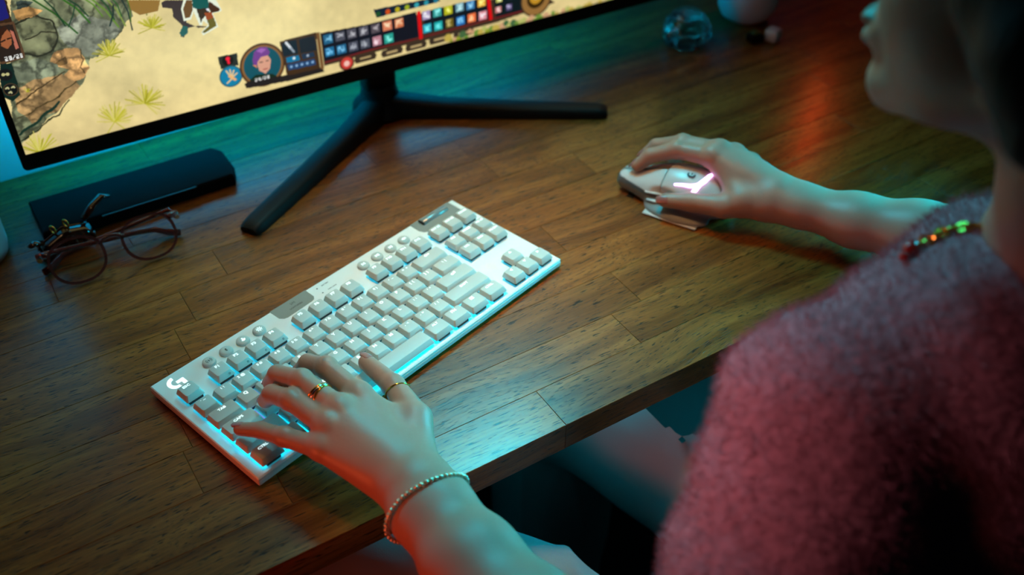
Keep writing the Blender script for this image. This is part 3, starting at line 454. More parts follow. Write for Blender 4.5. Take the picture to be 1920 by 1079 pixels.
'l',(0.72,0.7,0.16),0.8,[(19.8,80),(13.1,86),(7.7,90.9)]),('l',(0.72,0.7,0.16),0.7,[(19.8,80),(29.2,78.8),(37.1,77.8)]),(
'l',(0.72,0.7,0.16),0.6,[(19.8,80),(26.7,84.8),(32.5,88.7)]),('l',(0.62,0.6,0.12),0.6,[(19.8,80),(13,85.5),(7.3,90)]),(
'l',(0.84,0.8,0.42),0.7,[(19.8,80),(19.3,89.6),(18.9,97.5)]),('l',(0.62,0.6,0.12),0.8,[(26.7,146.6),(28,148.2),(29,149.5)]),(
'l',(0.84,0.8,0.42),0.7,[(26.7,146.6),(26.9,149),(27.1,151)]),('l',(0.8,0.76,0.3),0.6,[(26.7,146.6),(28.9,147.8),(30.6,148.8)]),(
'l',(0.8,0.76,0.3),0.5,[(26.7,146.6),(25.8,148.6),(25,150.3)]),('l',(0.62,0.6,0.12),0.7,[(26.7,146.6),(27.9,147.3),(28.9,147.8)]),(
'l',(0.72,0.7,0.16),0.7,[(26.7,146.6),(28.2,146.3),(29.5,146.1)]),('p',(0.24,0.2,0.2),[(169.2,204),(173.8,205.7),(193,201.3),(188.1,185.6),(
189.3,178.4),(199.6,170.1),(211.9,168.2),(200,172.3),(189.2,172.7),(183.4,163.6),(180.1,165.6),(184.5,176.1),(177.6,186.9),(178,195.9),(169.7,198.9)]),(
'p',(0.15,0.38,0.36),[(185,176),(189.4,173.8),(188,167.1),(182,164.6),(179.7,169.2)]),('p',(0.9,0.93,0.84),[(192,204.3),(186.5,193.3),(186.5,180.8),(
194.1,180.7),(198.2,187.7),(201.2,172.6),(203.8,171.9),(205.3,176.8),(209.7,171.1),(201.2,164.4),(202.7,161.1),(219.4,166.4),(217.3,178.5),(
216.7,181.5),(226.3,182.1),(224.3,189.5),(221.5,197.5)]),('p',(0.42,0.3,0.16),[(193.5,201.2),(188.5,192.8),(188.6,183.1),(193.5,183.1),(197.7,190.1),(
199.1,199.9)]),('p',(0.06,0.34,0.32),[(199.6,202),(198.1,192.2),(206.3,186.9),(214.2,188.4),(215.1,198.4)]),('p',(0.22,0.16,0.1),[(201.4,189.8),(
203.2,174.4),(205,178),(213.4,184.1),(210.5,188.8)]),('p',(0.6,0.28,0.12),[(208.4,184.1),(216,183.4),(216.3,176.4),(209.5,175.8)]),(
'p',(0.4,0.37,0.13),[(209.5,175.8),(216.9,176.9),(218,167.9),(204.2,163.1),(202.4,164.7),(210.5,169.7)]),('p',(0.26,0.14,0.06),[(215.5,194.9),(
225,184.2),(223,182.3),(215.3,182.5),(213.2,188.7)]),('p',(0.9,0.9,0.95),[(210.3,188.2),(214,187.3),(211.9,185)]),('p',(0.2,0.13,0.08),[(27.4,242.2),(
36,237.7),(34.5,217.3),(21.9,217.2)]),('p',(0.12,0.12,0.42),[(27.4,242.2),(34.3,238.1),(33.2,220.8),(22.8,220.1)]),('p',(0.34,0.24,0.16),[(18.9,218),(
36.2,216.9),(35.7,180.3),(12.4,178.8)]),('p',(0.16,0.12,0.1),[(18.3,216),(34.1,214.7),(33.8,181.9),(13.3,181.9)]),('p',(0.62,0.36,0.22),[(21.7,208.9),(
27.5,212.7),(30.3,206.7),(28.2,196.5),(23.1,192.4),(18.9,196.7)]),('p',(0.72,0.42,0.34),[(30.3,209.9),(33.2,207),(33.1,190.9),(30.1,190.6)]),(
'p',(0.2,0.11,0.07),[(20.1,211.4),(27.2,214.9),(28.9,211.3),(22.8,206.4),(18.9,199.9)]),('l',(0.08,0.06,0.05),1.2,[(20.5,200.6),(23.6,201.4)]),(
'l',(0.08,0.06,0.05),1.2,[(26,201.9),(28.5,202.3)]),('p',(0.06,0.15,0.13),[(12.7,179.8),(22.6,178.3),(21.4,155),(20.3,145),(12.2,140.4),(5,147.1),(
8,164.4)]),('d',(0.08,0.08,0.09),(13.9,168.4),6.2),('d',(0.32,0.24,0.15),(13.9,152.6),6.6),('d',(0.05,0.07,0.08),(13.9,152.6),5.8),('d',(0.75,0.72,0.5),(
12.2,168.9),1.6),('d',(0.75,0.72,0.5),(15.9,168.4),1.6),('l',(0.75,0.72,0.5),1.1,[(12.2,168.9),(15.9,168.4)]),('l',(0.78,0.76,0.55),1.4,[(10.2,154.7),(
11.9,155.4),(12.5,154.1)]),('l',(0.78,0.76,0.55),1.4,[(15.4,154.4),(17.1,155.1),(17.7,153.8)]),('l',(0.78,0.76,0.55),1.4,[(11.6,149.8),(13.3,150.5),(
13.8,149.1)]),('p',(0.14,0.16,0.14),[(212.6,134),(233.2,133.4),(232.4,119.4),(213.3,119.6)]),('d',(0.03,0.03,0.03),(222.3,127.7),5.8),(
'd',(0.95,0.1,0.22),(222.6,129.5),2.4),('l',(0.95,0.1,0.22),2.6,[(222.5,128.9),(222.9,124.5)]),('d',(0.14,0.36,0.42),(222.3,109),12.4),(
'd',(0.05,0.5,0.66),(222.3,109),11),('l',(0.93,0.78,0.55),1.5,[(222.6,107),(218.5,116.3)]),('l',(0.93,0.78,0.55),1.5,[(222.6,107),(222.5,116.5)]),(
'l',(0.93,0.78,0.55),1.5,[(222.6,107),(226.3,114.8)]),('l',(0.93,0.78,0.55),1.5,[(222.6,107),(229.1,110.9)]),('l',(0.93,0.7,0.45),2.6,[(220.7,109.5),(
226.1,104.2)]),('l',(0.93,0.78,0.55),1.5,[(222.3,105.8),(217,102.3)]),('d',(0.3,0.19,0.11),(257.8,112.6),25),('d',(0.55,0.38,0.2),(257.8,112.6),22.8),(
'd',(0.05,0.32,0.38),(257.8,112.6),20.6),('p',(0.06,0.16,0.1),[(241.2,99.3),(249.1,103.5),(266.6,100),(274,93.4),(261.9,89.6),(247.3,93.1)]),(
'p',(0.85,0.62,0.52),[(251.3,120),(255,124.6),(264.4,124),(267.9,116.2),(265.2,106.7),(259.6,101.9),(253.3,107.4)]),('p',(0.9,0.55,0.36),[(247.5,115.3),(
251.3,116.8),(251.5,110.5)]),('p',(0.45,0.24,0.55),[(247.8,120.3),(251.1,129.4),(257.7,133.8),(265.7,131.7),(268.1,124.9),(265.3,121.9),(257.6,122.1),(
253.2,117.6),(252.1,114.1),(248.7,115)]),('p',(0.62,0.38,0.7),[(253.7,130.5),(259.8,132),(264.7,129.5),(258.8,126.1)]),(
'l',(0.15,0.1,0.1),0.9,[(255.4,116.4),(258.4,116.2)]),('l',(0.15,0.1,0.1),0.9,[(262.6,116.3),(265,116.3)]),('l',(0.6,0.2,0.2),0.9,[(258.1,107.4),(
262.3,107.5)]),('p',(0.13,0.12,0.12),[(234.8,96.6),(241,98.1),(283.9,93.9),(323.7,92.2),(325.5,86.4),(282.8,86.4),(236.1,90.5)]),(
'p',(0.25,0.17,0.1),[(280.3,134.2),(321.7,134.9),(321,91.6),(282.6,93)]),('p',(0.07,0.13,0.18),[(282.4,131.8),(298.7,132),(298.8,115.6),(282.4,116.1)]),(
'p',(0.09,0.13,0.17),[(301.7,131.8),(319.4,131.7),(320.2,113.8),(301.1,115)]),('l',(0.85,0.88,0.9),2.6,[(287.1,131.2),(291.4,123.8)]),(
'l',(0.6,0.65,0.7),2,[(291.4,123.8),(294.3,118.7)]),('p',(0.05,0.45,0.62),[(284.5,114.3),(299.1,113.6),(299.4,107.1),(284.8,107.8)]),(
'p',(0.1,0.2,0.3),[(302.2,113.4),(316.3,112.9),(316.8,107),(302.6,107.6)]),('p',(0.12,0.26,0.42),[(284.5,106),(316.5,104.5),(316.8,97.3),(285.3,98.7)]),(
'd',(0.55,0.7,0.85),(288.9,102.2),1.5),('d',(0.55,0.7,0.85),(295,102),1.5),('d',(0.55,0.7,0.85),(301.1,101.8),1.5),('d',(0.55,0.7,0.85),(
307.3,101.5),1.5),('d',(0.55,0.7,0.85),(313.5,101.3),1.5),('d',(0.9,0.95,0.95),(293.3,111.3),1.6),('d',(0.7,0.75,0.8),(309.1,110.3),1.4),(
'p',(0.45,0.31,0.17),[(321.6,133.7),(325.3,134),(325.9,90.2),(322.1,90)]),('p',(0.24,0.18,0.13),[(326.3,132.5),(408.7,127.3),(605.3,119.3),(628.8,96.9),(
546,91.2),(446.5,91.7),(386,94),(326.3,92.8)]),('p',(0.05,0.08,0.13),[(327.4,130.9),(386,129),(442.1,129.5),(444.8,98.8),(386.4,99.2),(327,98.5)]),(
'p',(0.04,0.13,0.2),[(390.7,144.3),(469.8,141),(473.6,135),(393.6,134.2)]),('p',(0.05,0.09,0.13),[(450.7,127.5),(533.4,126.4),(538.8,98.4),(
452.5,100.8)]),('p',(0.05,0.1,0.12),[(542.7,123.6),(582.9,123),(586.9,97.8),(546.1,98)]),('l',(0.45,0.07,0.12),1.4,[(327.4,97),(386.3,97.9),(
444.7,96.8),(538.8,97),(586.9,97.1)]),('l',(0.85,0.05,0.08),4.2,[(445.3,127.5),(446.1,97.1)]),('l',(0.85,0.05,0.08),4.2,[(535.6,125.9),(538.8,98.4)]),(
'p',(0.12,0.38,0.52),[(329.1,118.1),(339.9,118.1),(339.9,128.9),(329.1,128.9)]),('l',(0.52,0.78,0.9),0.9,[(332.6,125),(334.4,122.8),(335.8,123.5)]),(
'l',(0.52,0.78,0.9),0.9,[(334.5,123.9),(334.1,123.9),(337.2,121.3)]),('l',(0.52,0.78,0.9),0.9,[(335.8,124.3),(337.3,127),(338.3,120.9)]),(
'l',(0.52,0.78,0.9),0.9,[(336.8,122.6),(338.2,126.4),(331.5,122.1)]),('p',(0.3,0.31,0.36),[(343.1,117.7),(353.9,117.7),(353.9,128.5),(343.1,128.5)]),(
'l',(0.7,0.71,0.74),0.9,[(346.3,122.6),(352.5,125.5),(345.5,122.5)]),('l',(0.7,0.71,0.74),0.9,[(345,127.1),(348.2,125.9),(351.8,122.6)]),(
'l',(0.7,0.71,0.74),0.9,[(349.5,125.6),(351.8,123.2),(346.4,126.4)]),('l',(0.7,0.71,0.74),0.9,[(348.8,125.2),(349.9,123.5),(345.8,123.9)]),(
'p',(0.32,0.32,0.36),[(357.1,117.4),(367.9,117.4),(367.9,128.2),(357.1,128.2)]),('l',(0.72,0.72,0.74),0.9,[(362,125.5),(365.8,119.6),(361.5,124.1)]),(
'l',(0.72,0.72,0.74),0.9,[(361.9,119.5),(366.3,123),(364.7,120.2)]),('l',(0.72,0.72,0.74),0.9,[(359,120.3),(364.8,122.8),(361.3,123.3)]),(
'l',(0.72,0.72,0.74),0.9,[(364.1,121.8),(363.3,121.6),(363.2,120.5)]),('p',(0.34,0.34,0.38),[(371.3,117),(382.1,117),(382.1,127.8),(371.3,127.8)]),(
'l',(0.74,0.74,0.76),0.9,[(373.7,121.9),(380.5,123.2),(377,120.6)]),('l',(0.74,0.74,0.76),0.9,[(376.8,123),(374.4,124.3),(376.7,119.6)]),(
'l',(0.74,0.74,0.76),0.9,[(377.1,119.5),(375.4,121.1),(373.4,118.4)]),('l',(0.74,0.74,0.76),0.9,[(374.6,121),(376.8,125.8),(376.3,118.7)]),(
'p',(0.33,0.3,0.33),[(385.7,116.6),(396.5,116.6),(396.5,127.4),(385.7,127.4)]),('l',(0.73,0.7,0.71),0.9,[(395.1,126),(391.3,122.2),(389.3,122.2)]),(
'l',(0.73,0.7,0.71),0.9,[(389.3,122.9),(392.9,120.8),(388.5,123.1)]),('l',(0.73,0.7,0.71),0.9,[(391.9,124.1),(389.1,123.2),(390.4,121.3)]),(
'l',(0.73,0.7,0.71),0.9,[(392.6,121.6),(393.1,119.9),(392.8,124.1)]),('p',(0.85,0.5,0.36),[(400.2,116.3),(411,116.3),(411,127.1),(400.2,127.1)]),(
'l',(1,0.9,0.74),0.9,[(407.9,124),(407.2,121.2),(406.6,120.7)]),('l',(1,0.9,0.74),0.9,[(402.2,124.9),(407.7,123.1),(402.3,124.6)]),(
'l',(1,0.9,0.74),0.9,[(407.9,123.4),(402.4,124.1),(407.8,119.6)]),('l',(1,0.9,0.74),0.9,[(409.4,123.8),(403.3,121.3),(407.8,120.7)]),(
'p',(0.82,0.46,0.3),[(414.8,115.9),(425.6,115.9),(425.6,126.7),(414.8,126.7)]),('l',(1,0.86,0.68),0.9,[(423.6,119.6),(421.9,122.4),(418.2,123.4)]),(
'l',(1,0.86,0.68),0.9,[(416.4,120.8),(416.9,122.3),(421.8,124.3)]),('l',(1,0.86,0.68),0.9,[(421.5,120.2),(418,121.9),(416.3,117.4)]),(
'l',(1,0.86,0.68),0.9,[(424.2,125.2),(416.6,124.6),(420.3,123.1)]),('p',(0.1,0.42,0.6),[(329.1,102.7),(339.9,102.7),(339.9,113.5),(329.1,113.5)]),(
'l',(0.5,0.82,0.98),0.9,[(331.1,111.6),(333.8,111.8),(337.5,106.1)]),('l',(0.5,0.82,0.98),0.9,[(332.1,104.6),(334.8,108.5),(338,107.9)]),(
'l',(0.5,0.82,0.98),0.9,[(335.1,108.4),(330.7,106.2),(336.7,105.7)]),('l',(0.5,0.82,0.98),0.9,[(330.5,108.4),(334.6,108.3),(331.6,108)]),(
'p',(0.12,0.4,0.56),[(343.2,102.4),(354,102.4),(354,113.2),(343.2,113.2)]),('l',(0.52,0.8,0.94),0.9,[(348,110.6),(344.9,110.4),(351.2,105.7)]),(
'l',(0.52,0.8,0.94),0.9,[(345.4,108.1),(344.8,109.5),(345.2,105.4)]),('l',(0.52,0.8,0.94),0.9,[(351.6,106.1),(349.2,104.6),(346.2,111.4)]),(
'l',(0.52,0.8,0.94),0.9,[(349.6,106.9),(352,105.9),(350.6,110.8)]),('p',(0.28,0.3,0.36),[(357.4,102),(368.2,102),(368.2,112.8),(357.4,112.8)]),(
'l',(0.68,0.7,0.74),0.9,[(359.2,105.4),(361.1,108.6),(359.7,107.8)]),('l',(0.68,0.7,0.74),0.9,[(360.6,108.5),(365.9,105.1),(365,110.3)]),(
'l',(0.68,0.7,0.74),0.9,[(359.7,105.1),(365.8,107.7),(360.3,105.9)]),('l',(0.68,0.7,0.74),0.9,[(364.7,105.7),(362.5,104.2),(362.6,111.2)]),(
'p',(0.3,0.32,0.37),[(371.7,101.6),(382.5,101.6),(382.5,112.4),(371.7,112.4)]),('l',(0.7,0.72,0.75),0.9,[(379.1,104.8),(375.6,105.1),(376,110.7)]),(
'l',(0.7,0.72,0.75),0.9,[(376.6,103.3),(376.8,109.2),(377.3,106.4)]),('l',(0.7,0.72,0.75),0.9,[(373.7,105.3),(373.7,110.2),(373.2,105.4)]),(
'l',(0.7,0.72,0.75),0.9,[(376.5,104.8),(377.5,104.9),(378.9,107.9)]),('p',(0.72,0.5,0.55),[(386.2,101.2),(397,101.2),(397,112),(386.2,112)]),(
'l',(1,0.9,0.93),0.9,[(389,106.2),(389.5,104.3),(389.8,103.2)]),('l',(1,0.9,0.93),0.9,[(389.8,102.7),(392.5,105.2),(391.1,102.9)]),(
'l',(1,0.9,0.93),0.9,[(388.2,106.3),(388.3,104.2),(393.3,107.5)]),('l',(1,0.9,0.93),0.9,[(389.6,103.9),(389.3,109),(391.6,103.1)]),(
'p',(0.16,0.62,0.56),[(400.9,100.8),(411.7,100.8),(411.7,111.6),(400.9,111.6)]),('l',(0.56,1,0.94),0.9,[(408.7,105.2),(404.5,102.5),(410,104.7)]),(
'l',(0.56,1,0.94),0.9,[(405.1,106.5),(405.2,106.4),(406.2,108.9)]),('l',(0.56,1,0.94),0.9,[(406.2,102.6),(408.7,103.6),(402.8,105.9)]),(
'l',(0.56,1,0.94),0.9,[(402.9,109.6),(406.4,105),(404.9,108.9)]),('p',(0.66,0.6,0.75),[(449.3,117.5),(459.7,117.5),(459.7,127.9),(449.3,127.9)]),(
'l',(1,1,1),0.9,[(453,120.9),(458.1,119),(457.5,122.2)]),('l',(1,1,1),0.9,[(453.2,126.5),(450.7,122.1),(457.8,119.3)]),('l',(1,1,1),0.9,[(456.2,119.9),(
453,124.8),(451.5,124.9)]),('l',(1,1,1),0.9,[(455.4,120.7),(453,125.7),(454.8,124.6)]),('p',(0.22,0.62,0.6),[(463.5,117.2),(473.9,117.2),(473.9,127.6),(
463.5,127.6)]),('l',(0.62,1,0.98),0.9,[(466.9,124.8),(472.1,125.4),(467.6,122.4)]),('l',(0.62,1,0.98),0.9,[(472.2,123.7),(469.6,125.8),(470.9,122.4)]),(
'l',(0.62,1,0.98),0.9,[(469.2,123.5),(469.7,122.1),(466.5,125)]),('l',(0.62,1,0.98),0.9,[(466.5,126),(467.2,119.7),(469.1,119.4)]),(
'p',(0.72,0.72,0.12),[(477.8,116.8),(488.2,116.8),(488.2,127.2),(477.8,127.2)]),('l',(1,1,0.5),0.9,[(485.3,120.1),(483,119.5),(482.6,124.4)]),(
'l',(1,1,0.5),0.9,[(483,123.8),(484.4,120.1),(483.2,123)]),('l',(1,1,0.5),0.9,[(482,124.9),(482.2,121.6),(484.6,120.7)]),(
'l',(1,1,0.5),0.9,[(482.6,122.4),(480.6,122.7),(483.2,119.4)]),('p',(0.42,0.6,0.66),[(492.3,116.5),(502.7,116.5),(502.7,126.9),(492.3,126.9)]),(
'l',(0.82,1,1),0.9,[(495.2,125.5),(498.5,118.4),(500,119.8)]),('l',(0.82,1,1),0.9,[(497.4,119.8),(500,119.4),(500.9,122.5)]),(
'l',(0.82,1,1),0.9,[(500.9,125.4),(494.2,117.9),(497.7,120.5)]),('l',(0.82,1,1),0.9,[(499,124.7),(498,125.1),(498.5,118.5)]),(
'p',(0.25,0.5,0.7),[(506.9,116.1),(517.3,116.1),(517.3,126.5),(506.9,126.5)]),('l',(0.65,0.9,1),0.9,[(512.4,119.6),(509.2,123.1),(511.6,118.3)]),(
'l',(0.65,0.9,1),0.9,[(514.7,125.1),(513,118.6),(513.8,119.9)]),('l',(0.65,0.9,1),0.9,[(510.5,117.8),(512.1,118.8),(511.8,122.6)]),(
'l',(0.65,0.9,1),0.9,[(511.9,120.6),(513.1,119.7),(514,122.4)]),('p',(0.92,0.66,0.2),[(521.7,115.8),(532.1,115.8),(532.1,126.2),(521.7,126.2)]),(
'l',(1,1,0.58),0.9,[(529.8,117.3),(527.3,120.1),(524,117.3)]),('l',(1,1,0.58),0.9,[(525.1,117.4),(523.8,123.6),(527.6,122.1)]),(
'l',(1,1,0.58),0.9,[(530.4,124.2),(525.3,120.2),(526.8,123.5)]),('l',(1,1,0.58),0.9,[(524.7,120.7),(530.6,122.8),(523.9,122.2)]),(
'p',(0.12,0.62,0.7),[(449.7,101),(460.1,101),(460.1,111.4),(449.7,111.4)]),('l',(0.52,1,1),0.9,[(458.2,109.5),(453,103),(452.6,105.8)]),(
'l',(0.52,1,1),0.9,[(455.6,109.5),(455.2,108.8),(455.8,102.6)]),('l',(0.52,1,1),0.9,[(452.7,104.6),(457.6,104.1),(456.2,103.4)]),(
'l',(0.52,1,1),0.9,[(456.3,106),(452,109),(455.3,103.6)]),('p',(0.1,0.66,0.66),[(464,100.7),(474.4,100.7),(474.4,111.1),(464,111.1)]),(
'l',(0.5,1,1),0.9,[(472.5,104),(468.2,102.8),(469.1,107.4)]),('l',(0.5,1,1),0.9,[(469,108.3),(469.5,106.5),(471.8,107.4)]),(
'l',(0.5,1,1),0.9,[(468.7,108.2),(470,107.1),(465.4,104)]),('l',(0.5,1,1),0.9,[(466.2,107.2),(470.4,104.5),(465.8,107.3)]),(
'p',(0.44,0.38,0.12),[(478.5,100.4),(488.9,100.4),(488.9,110.8),(478.5,110.8)]),('l',(0.84,0.78,0.5),0.9,[(485.6,103.3),(482.3,102.1),(481.6,103.7)]),(
'l',(0.84,0.78,0.5),0.9,[(480.6,109.4),(485.3,109.1),(480.6,108.7)]),('l',(0.84,0.78,0.5),0.9,[(481.2,103),(484,108.4),(483,104.4)]),(
'l',(0.84,0.78,0.5),0.9,[(480.1,107.9),(483.3,103.8),(482,103.1)]),('p',(0.18,0.48,0.76),[(493.1,100.1),(503.5,100.1),(503.5,110.5),(493.1,110.5)]),(
'l',(0.58,0.88,1),0.9,[(494.4,103.3),(496.3,107.2),(498.8,108.9)]),('l',(0.58,0.88,1),0.9,[(495.1,108.2),(501.7,103.6),(498.7,103.6)]),(
'l',(0.58,0.88,1),0.9,[(494.8,107),(497.3,102.8),(495.8,103.5)]),('l',(0.58,0.88,1),0.9,[(501,106.3),(499.5,108.8),(498.9,106)]),(
'p',(0.95,0.46,0.26),[(507.9,99.8),(518.3,99.8),(518.3,110.2),(507.9,110.2)]),('l',(1,0.86,0.64),0.9,[(511,104.1),(513.8,102),(514,101.3)]),(
'l',(1,0.86,0.64),0.9,[(512.2,107.6),(512.5,107.2),(515.1,103.9)]),('l',(1,0.86,0.64),0.9,[(512.5,108.3),(509.5,102),(513.8,104.5)]),(
'l',(1,0.86,0.64),0.9,[(512,102.4),(513.6,107.4),(514.4,103)]),('p',(0.88,0.58,0.62),[(522.8,99.5),(533.2,99.5),(533.2,109.9),(522.8,109.9)]),(
'l',(1,0.98,1),0.9,[(531.5,105.8),(526.3,103.9),(524.5,108.4)]),('l',(1,0.98,1),0.9,[(530.4,105.9),(531.7,106.3),(524.1,104.5)]),(
'l',(1,0.98,1),0.9,[(527.3,101.7),(526.1,102.9),(528.8,102.4)]),('l',(1,0.98,1),0.9,[(527.6,106.2),(530.7,106),(526.7,103.7)]),(
'p',(0.8,0.8,0.4),[(546.6,115.8),(554.6,115.8),(554.6,123.8),(546.6,123.8)]),('l',(1,1,0.78),0.9,[(551.5,118.8),(549.9,118.3),(553.1,117.9)]),(
'l',(1,1,0.78),0.9,[(550.2,116.9),(550.5,120.4),(552.1,116.9)]),('l',(1,1,0.78),0.9,[(553.4,119.1),(553.2,120.5),(548.8,120.3)]),(
'l',(1,1,0.78),0.9,[(551.1,121.7),(552.3,118.3),(552.9,121.1)]),('p',(0.1,0.16,0.18),[(561.2,115.1),(569.2,115.1),(569.2,123.1),(561.2,123.1)]),(
'l',(0.5,0.56,0.56),0.9,[(568,117.4),(565.8,119.6),(563.9,119.9)]),('l',(0.5,0.56,0.56),0.9,[(567.4,116.7),(562.8,119.9),(562.9,118)]),(
'l',(0.5,0.56,0.56),0.9,[(567.9,118.4),(566.4,119.3),(562.6,120.8)]),('l',(0.5,0.56,0.56),0.9,[(567.9,119.3),(566.3,119.4),(563.5,119.3)]),(
'p',(0.8,0.5,0.5),[(545.1,102.7),(553.1,102.7),(553.1,110.7),(545.1,110.7)]),('l',(1,0.9,0.88),0.9,[(549.2,106),(551.7,104.5),(548.1,106.8)]),(
'l',(1,0.9,0.88),0.9,[(548,105.5),(548.3,109.1),(549.9,109.2)]),('l',(1,0.9,0.88),0.9,[(548.6,106.5),(550.5,103.7),(551.1,104.9)]),(
'l',(1,0.9,0.88),0.9,[(550.4,108.3),(549.1,107.2),(548.3,109.5)]),('p',(0.3,0.26,0.42),[(559.8,102.6),(567.8,102.6),(567.8,110.6),(559.8,110.6)]),(
'l',(0.7,0.66,0.8),0.9,[(566.2,107.2),(561.9,108.3),(563.1,104.7)]),('l',(0.7,0.66,0.8),0.9,[(566,106.4),(561.3,107.2),(563.1,107.5)]),(
'l',(0.7,0.66,0.8),0.9,[(566.5,107.3),(560.8,108.9),(563.2,104.5)]),('l',(0.7,0.66,0.8),0.9,[(564.4,109),(561.2,109.6),(565.9,105.3)]),(
'd',(0.1,0.3,0.16),(395.9,138),3),('d',(0.8,0.3,0.1),(407.6,137.9),3),('d',(0.72,0.66,0.1),(419.4,137.7),3),('d',(0.6,0.66,0.12),(431.3,137.6),3),(
'd',(0.2,0.62,0.66),(443.3,137.5),3),('d',(0.16,0.56,0.62),(455.4,137.3),3),('d',(0.12,0.45,0.55),(467.6,137.2),3),('d',(0.2,0.16,0.12),(
601.8,107.9),22),('d',(0.58,0.42,0.22),(601.8,107.9),20),('d',(0.22,0.15,0.05),(601.8,109.3),13),('d',(0.75,0.55,0.15),(601.7,110.7),9),(
'd',(0.8,0.85,0.85),(601.7,112),4),('d',(0.3,0.16,0.12),(352.8,89.6),9),('d',(0.8,0.25,0.22),(352.8,89.6),7),('d',(0.95,0.75,0.7),(352.7,88.9),3.4),(
'p',(0.22,0.18,0.14),[(363.7,85.7),(387.7,85.7),(389.7,90.1),(387.7,94.5),(363.7,94.5),(361.7,90.1)]),('p',(0.74,0.64,0.44),[(368.7,89.1),(382.7,89.1),(
382.7,91.3),(368.7,91.3)]),('p',(0.22,0.18,0.14),[(396.8,84.3),(420.8,84.3),(422.8,88.7),(420.8,93.1),(396.8,93.1),(394.8,88.7)]),(
'p',(0.74,0.64,0.44),[(401.8,87.7),(415.8,87.7),(415.8,89.9),(401.8,89.9)]),('p',(0.22,0.18,0.14),[(427.3,83.7),(451.3,83.7),(453.3,88.1),(451.3,92.5),(
427.3,92.5),(425.3,88.1)]),('p',(0.74,0.64,0.44),[(432.3,87.1),(446.3,87.1),(446.3,89.3),(432.3,89.3)]),('p',(0.22,0.18,0.14),[(457.9,84.7),(
481.9,84.7),(483.9,89.1),(481.9,93.5),(457.9,93.5),(455.9,89.1)]),('p',(0.74,0.64,0.44),[(462.9,88.1),(476.9,88.1),(476.9,90.3),(462.9,90.3)]),(
'p',(0.22,0.18,0.14),[(489.7,84.1),(513.7,84.1),(515.7,88.5),(513.7,92.9),(489.7,92.9),(487.7,88.5)]),('p',(0.74,0.64,0.44),[(494.7,87.5),(508.7,87.5),(
508.7,89.7),(494.7,89.7)]),('d',(0.75,0.66,0.3),(481.1,87.6),5),('d',(0.55,0.6,0.18),(485.7,82.6),2.8),('d',(0.8,0.62,0.46),(490.5,82.5),3.9),(
'd',(0.55,0.6,0.18),(495.3,82.4),4.1),('d',(0.26,0.4,0.24),(500.4,87.1),4.7),('d',(0.42,0.56,0.22),(505.1,82.2),2.9),('d',(0.8,0.62,0.46),(
510.1,88.7),3.1),('d',(0.8,0.62,0.46),(515,86.7),2.6),('d',(0.42,0.56,0.22),(519.8,84),4.6),('d',(0.75,0.66,0.3),(524.7,84.2),3.9),('d',(0.7,0.72,0.4),(
529.7,87.5),3.2),('d',(0.55,0.6,0.18),(534.6,81.4),4.9),('d',(0.42,0.56,0.22),(539.6,84.7),3.8),('d',(0.75,0.66,0.3),(544.6,84.5),4.2),(
'd',(0.75,0.66,0.3),(549.6,84.2),3.2),('d',(0.8,0.62,0.46),(554.6,85),4.2),('d',(0.26,0.4,0.24),(559.7,87),3.8),('d',(0.7,0.72,0.4),(564.7,82.4),4.2),(
'd',(0.26,0.4,0.24),(569.8,85),4.3),('d',(0.42,0.56,0.22),(574.9,83),3.2),('d',(0.7,0.72,0.4),(580,83.4),3.3),('d',(0.7,0.72,0.4),(585.1,84.3),3.7),(
'd',(0.8,0.62,0.46),(590.2,82.5),2.9),('d',(0.8,0.62,0.46),(595.4,84.8),4),('d',(0.42,0.56,0.22),(600.6,78.8),4.6),('d',(0.42,0.56,0.22),(
605.7,84),3.8),('d',(0.42,0.56,0.22),(611,81.6),3.1),('d',(0.8,0.62,0.46),(616.2,83),4.5),('d',(0.8,0.62,0.46),(621.5,80),3.6),('d',(0.42,0.56,0.22),(
626.6,84.1),2.8),('d',(0.75,0.66,0.3),(632,81.7),2.7),('d',(0.55,0.6,0.18),(637.4,77.9),2.9),('d',(0.8,0.62,0.46),(642.6,82.2),4.4),('d',(0.7,0.72,0.4),(
647.8,84.1),3.8),('d',(0.75,0.66,0.3),(653.3,81.3),4.3),('d',(0.55,0.6,0.18),(658.8,79),3.4),('d',(0.7,0.72,0.4),(664.1,80.3),4.8),('d',(0.7,0.72,0.4),(
669.6,79.3),4),('d',(0.75,0.66,0.3),(674.9,80.6),4.4),('d',(0.75,0.66,0.3),(680.3,81.8),4.6),('d',(0.42,0.56,0.22),(686.1,76.5),4.1),(
'd',(0.26,0.4,0.24),(691.5,77.5),4.6),('d',(0.75,0.66,0.3),(696.6,82.5),3.1),('d',(0.42,0.56,0.22),(702.6,75.8),3),('d',(0.7,0.72,0.4),(
707.8,80.3),2.6),('d',(0.7,0.72,0.4),(713.2,82.1),4.5),('d',(0.8,0.62,0.46),(719.1,78.5),2.9),('d',(0.8,0.62,0.46),(724.8,77.8),4.2),(
'd',(0.55,0.6,0.18),(730.6,75.5),2.6),('d',(0.8,0.62,0.46),(735.9,78.7),2.9),('d',(0.8,0.62,0.46),(741.3,81.9),4.3),('d',(0.75,0.66,0.3),(747,80.9),4),(
'd',(0.26,0.4,0.24),(753,78.1),4.6),('d',(0.75,0.66,0.3),(758.4,81.5),4.8),('d',(0.55,0.6,0.18),(764.6,77),2.9),('d',(0.75,0.66,0.3),(770,79.8),2.6),(
'd',(0.8,0.62,0.46),(776.4,74.6),4.1),('d',(0.75,0.66,0.3),(781.8,77.8),4.4),('d',(0.8,0.62,0.46),(787.3,80.5),5),('d',(0.26,0.4,0.24),(
793.6,76.4),4.1),]
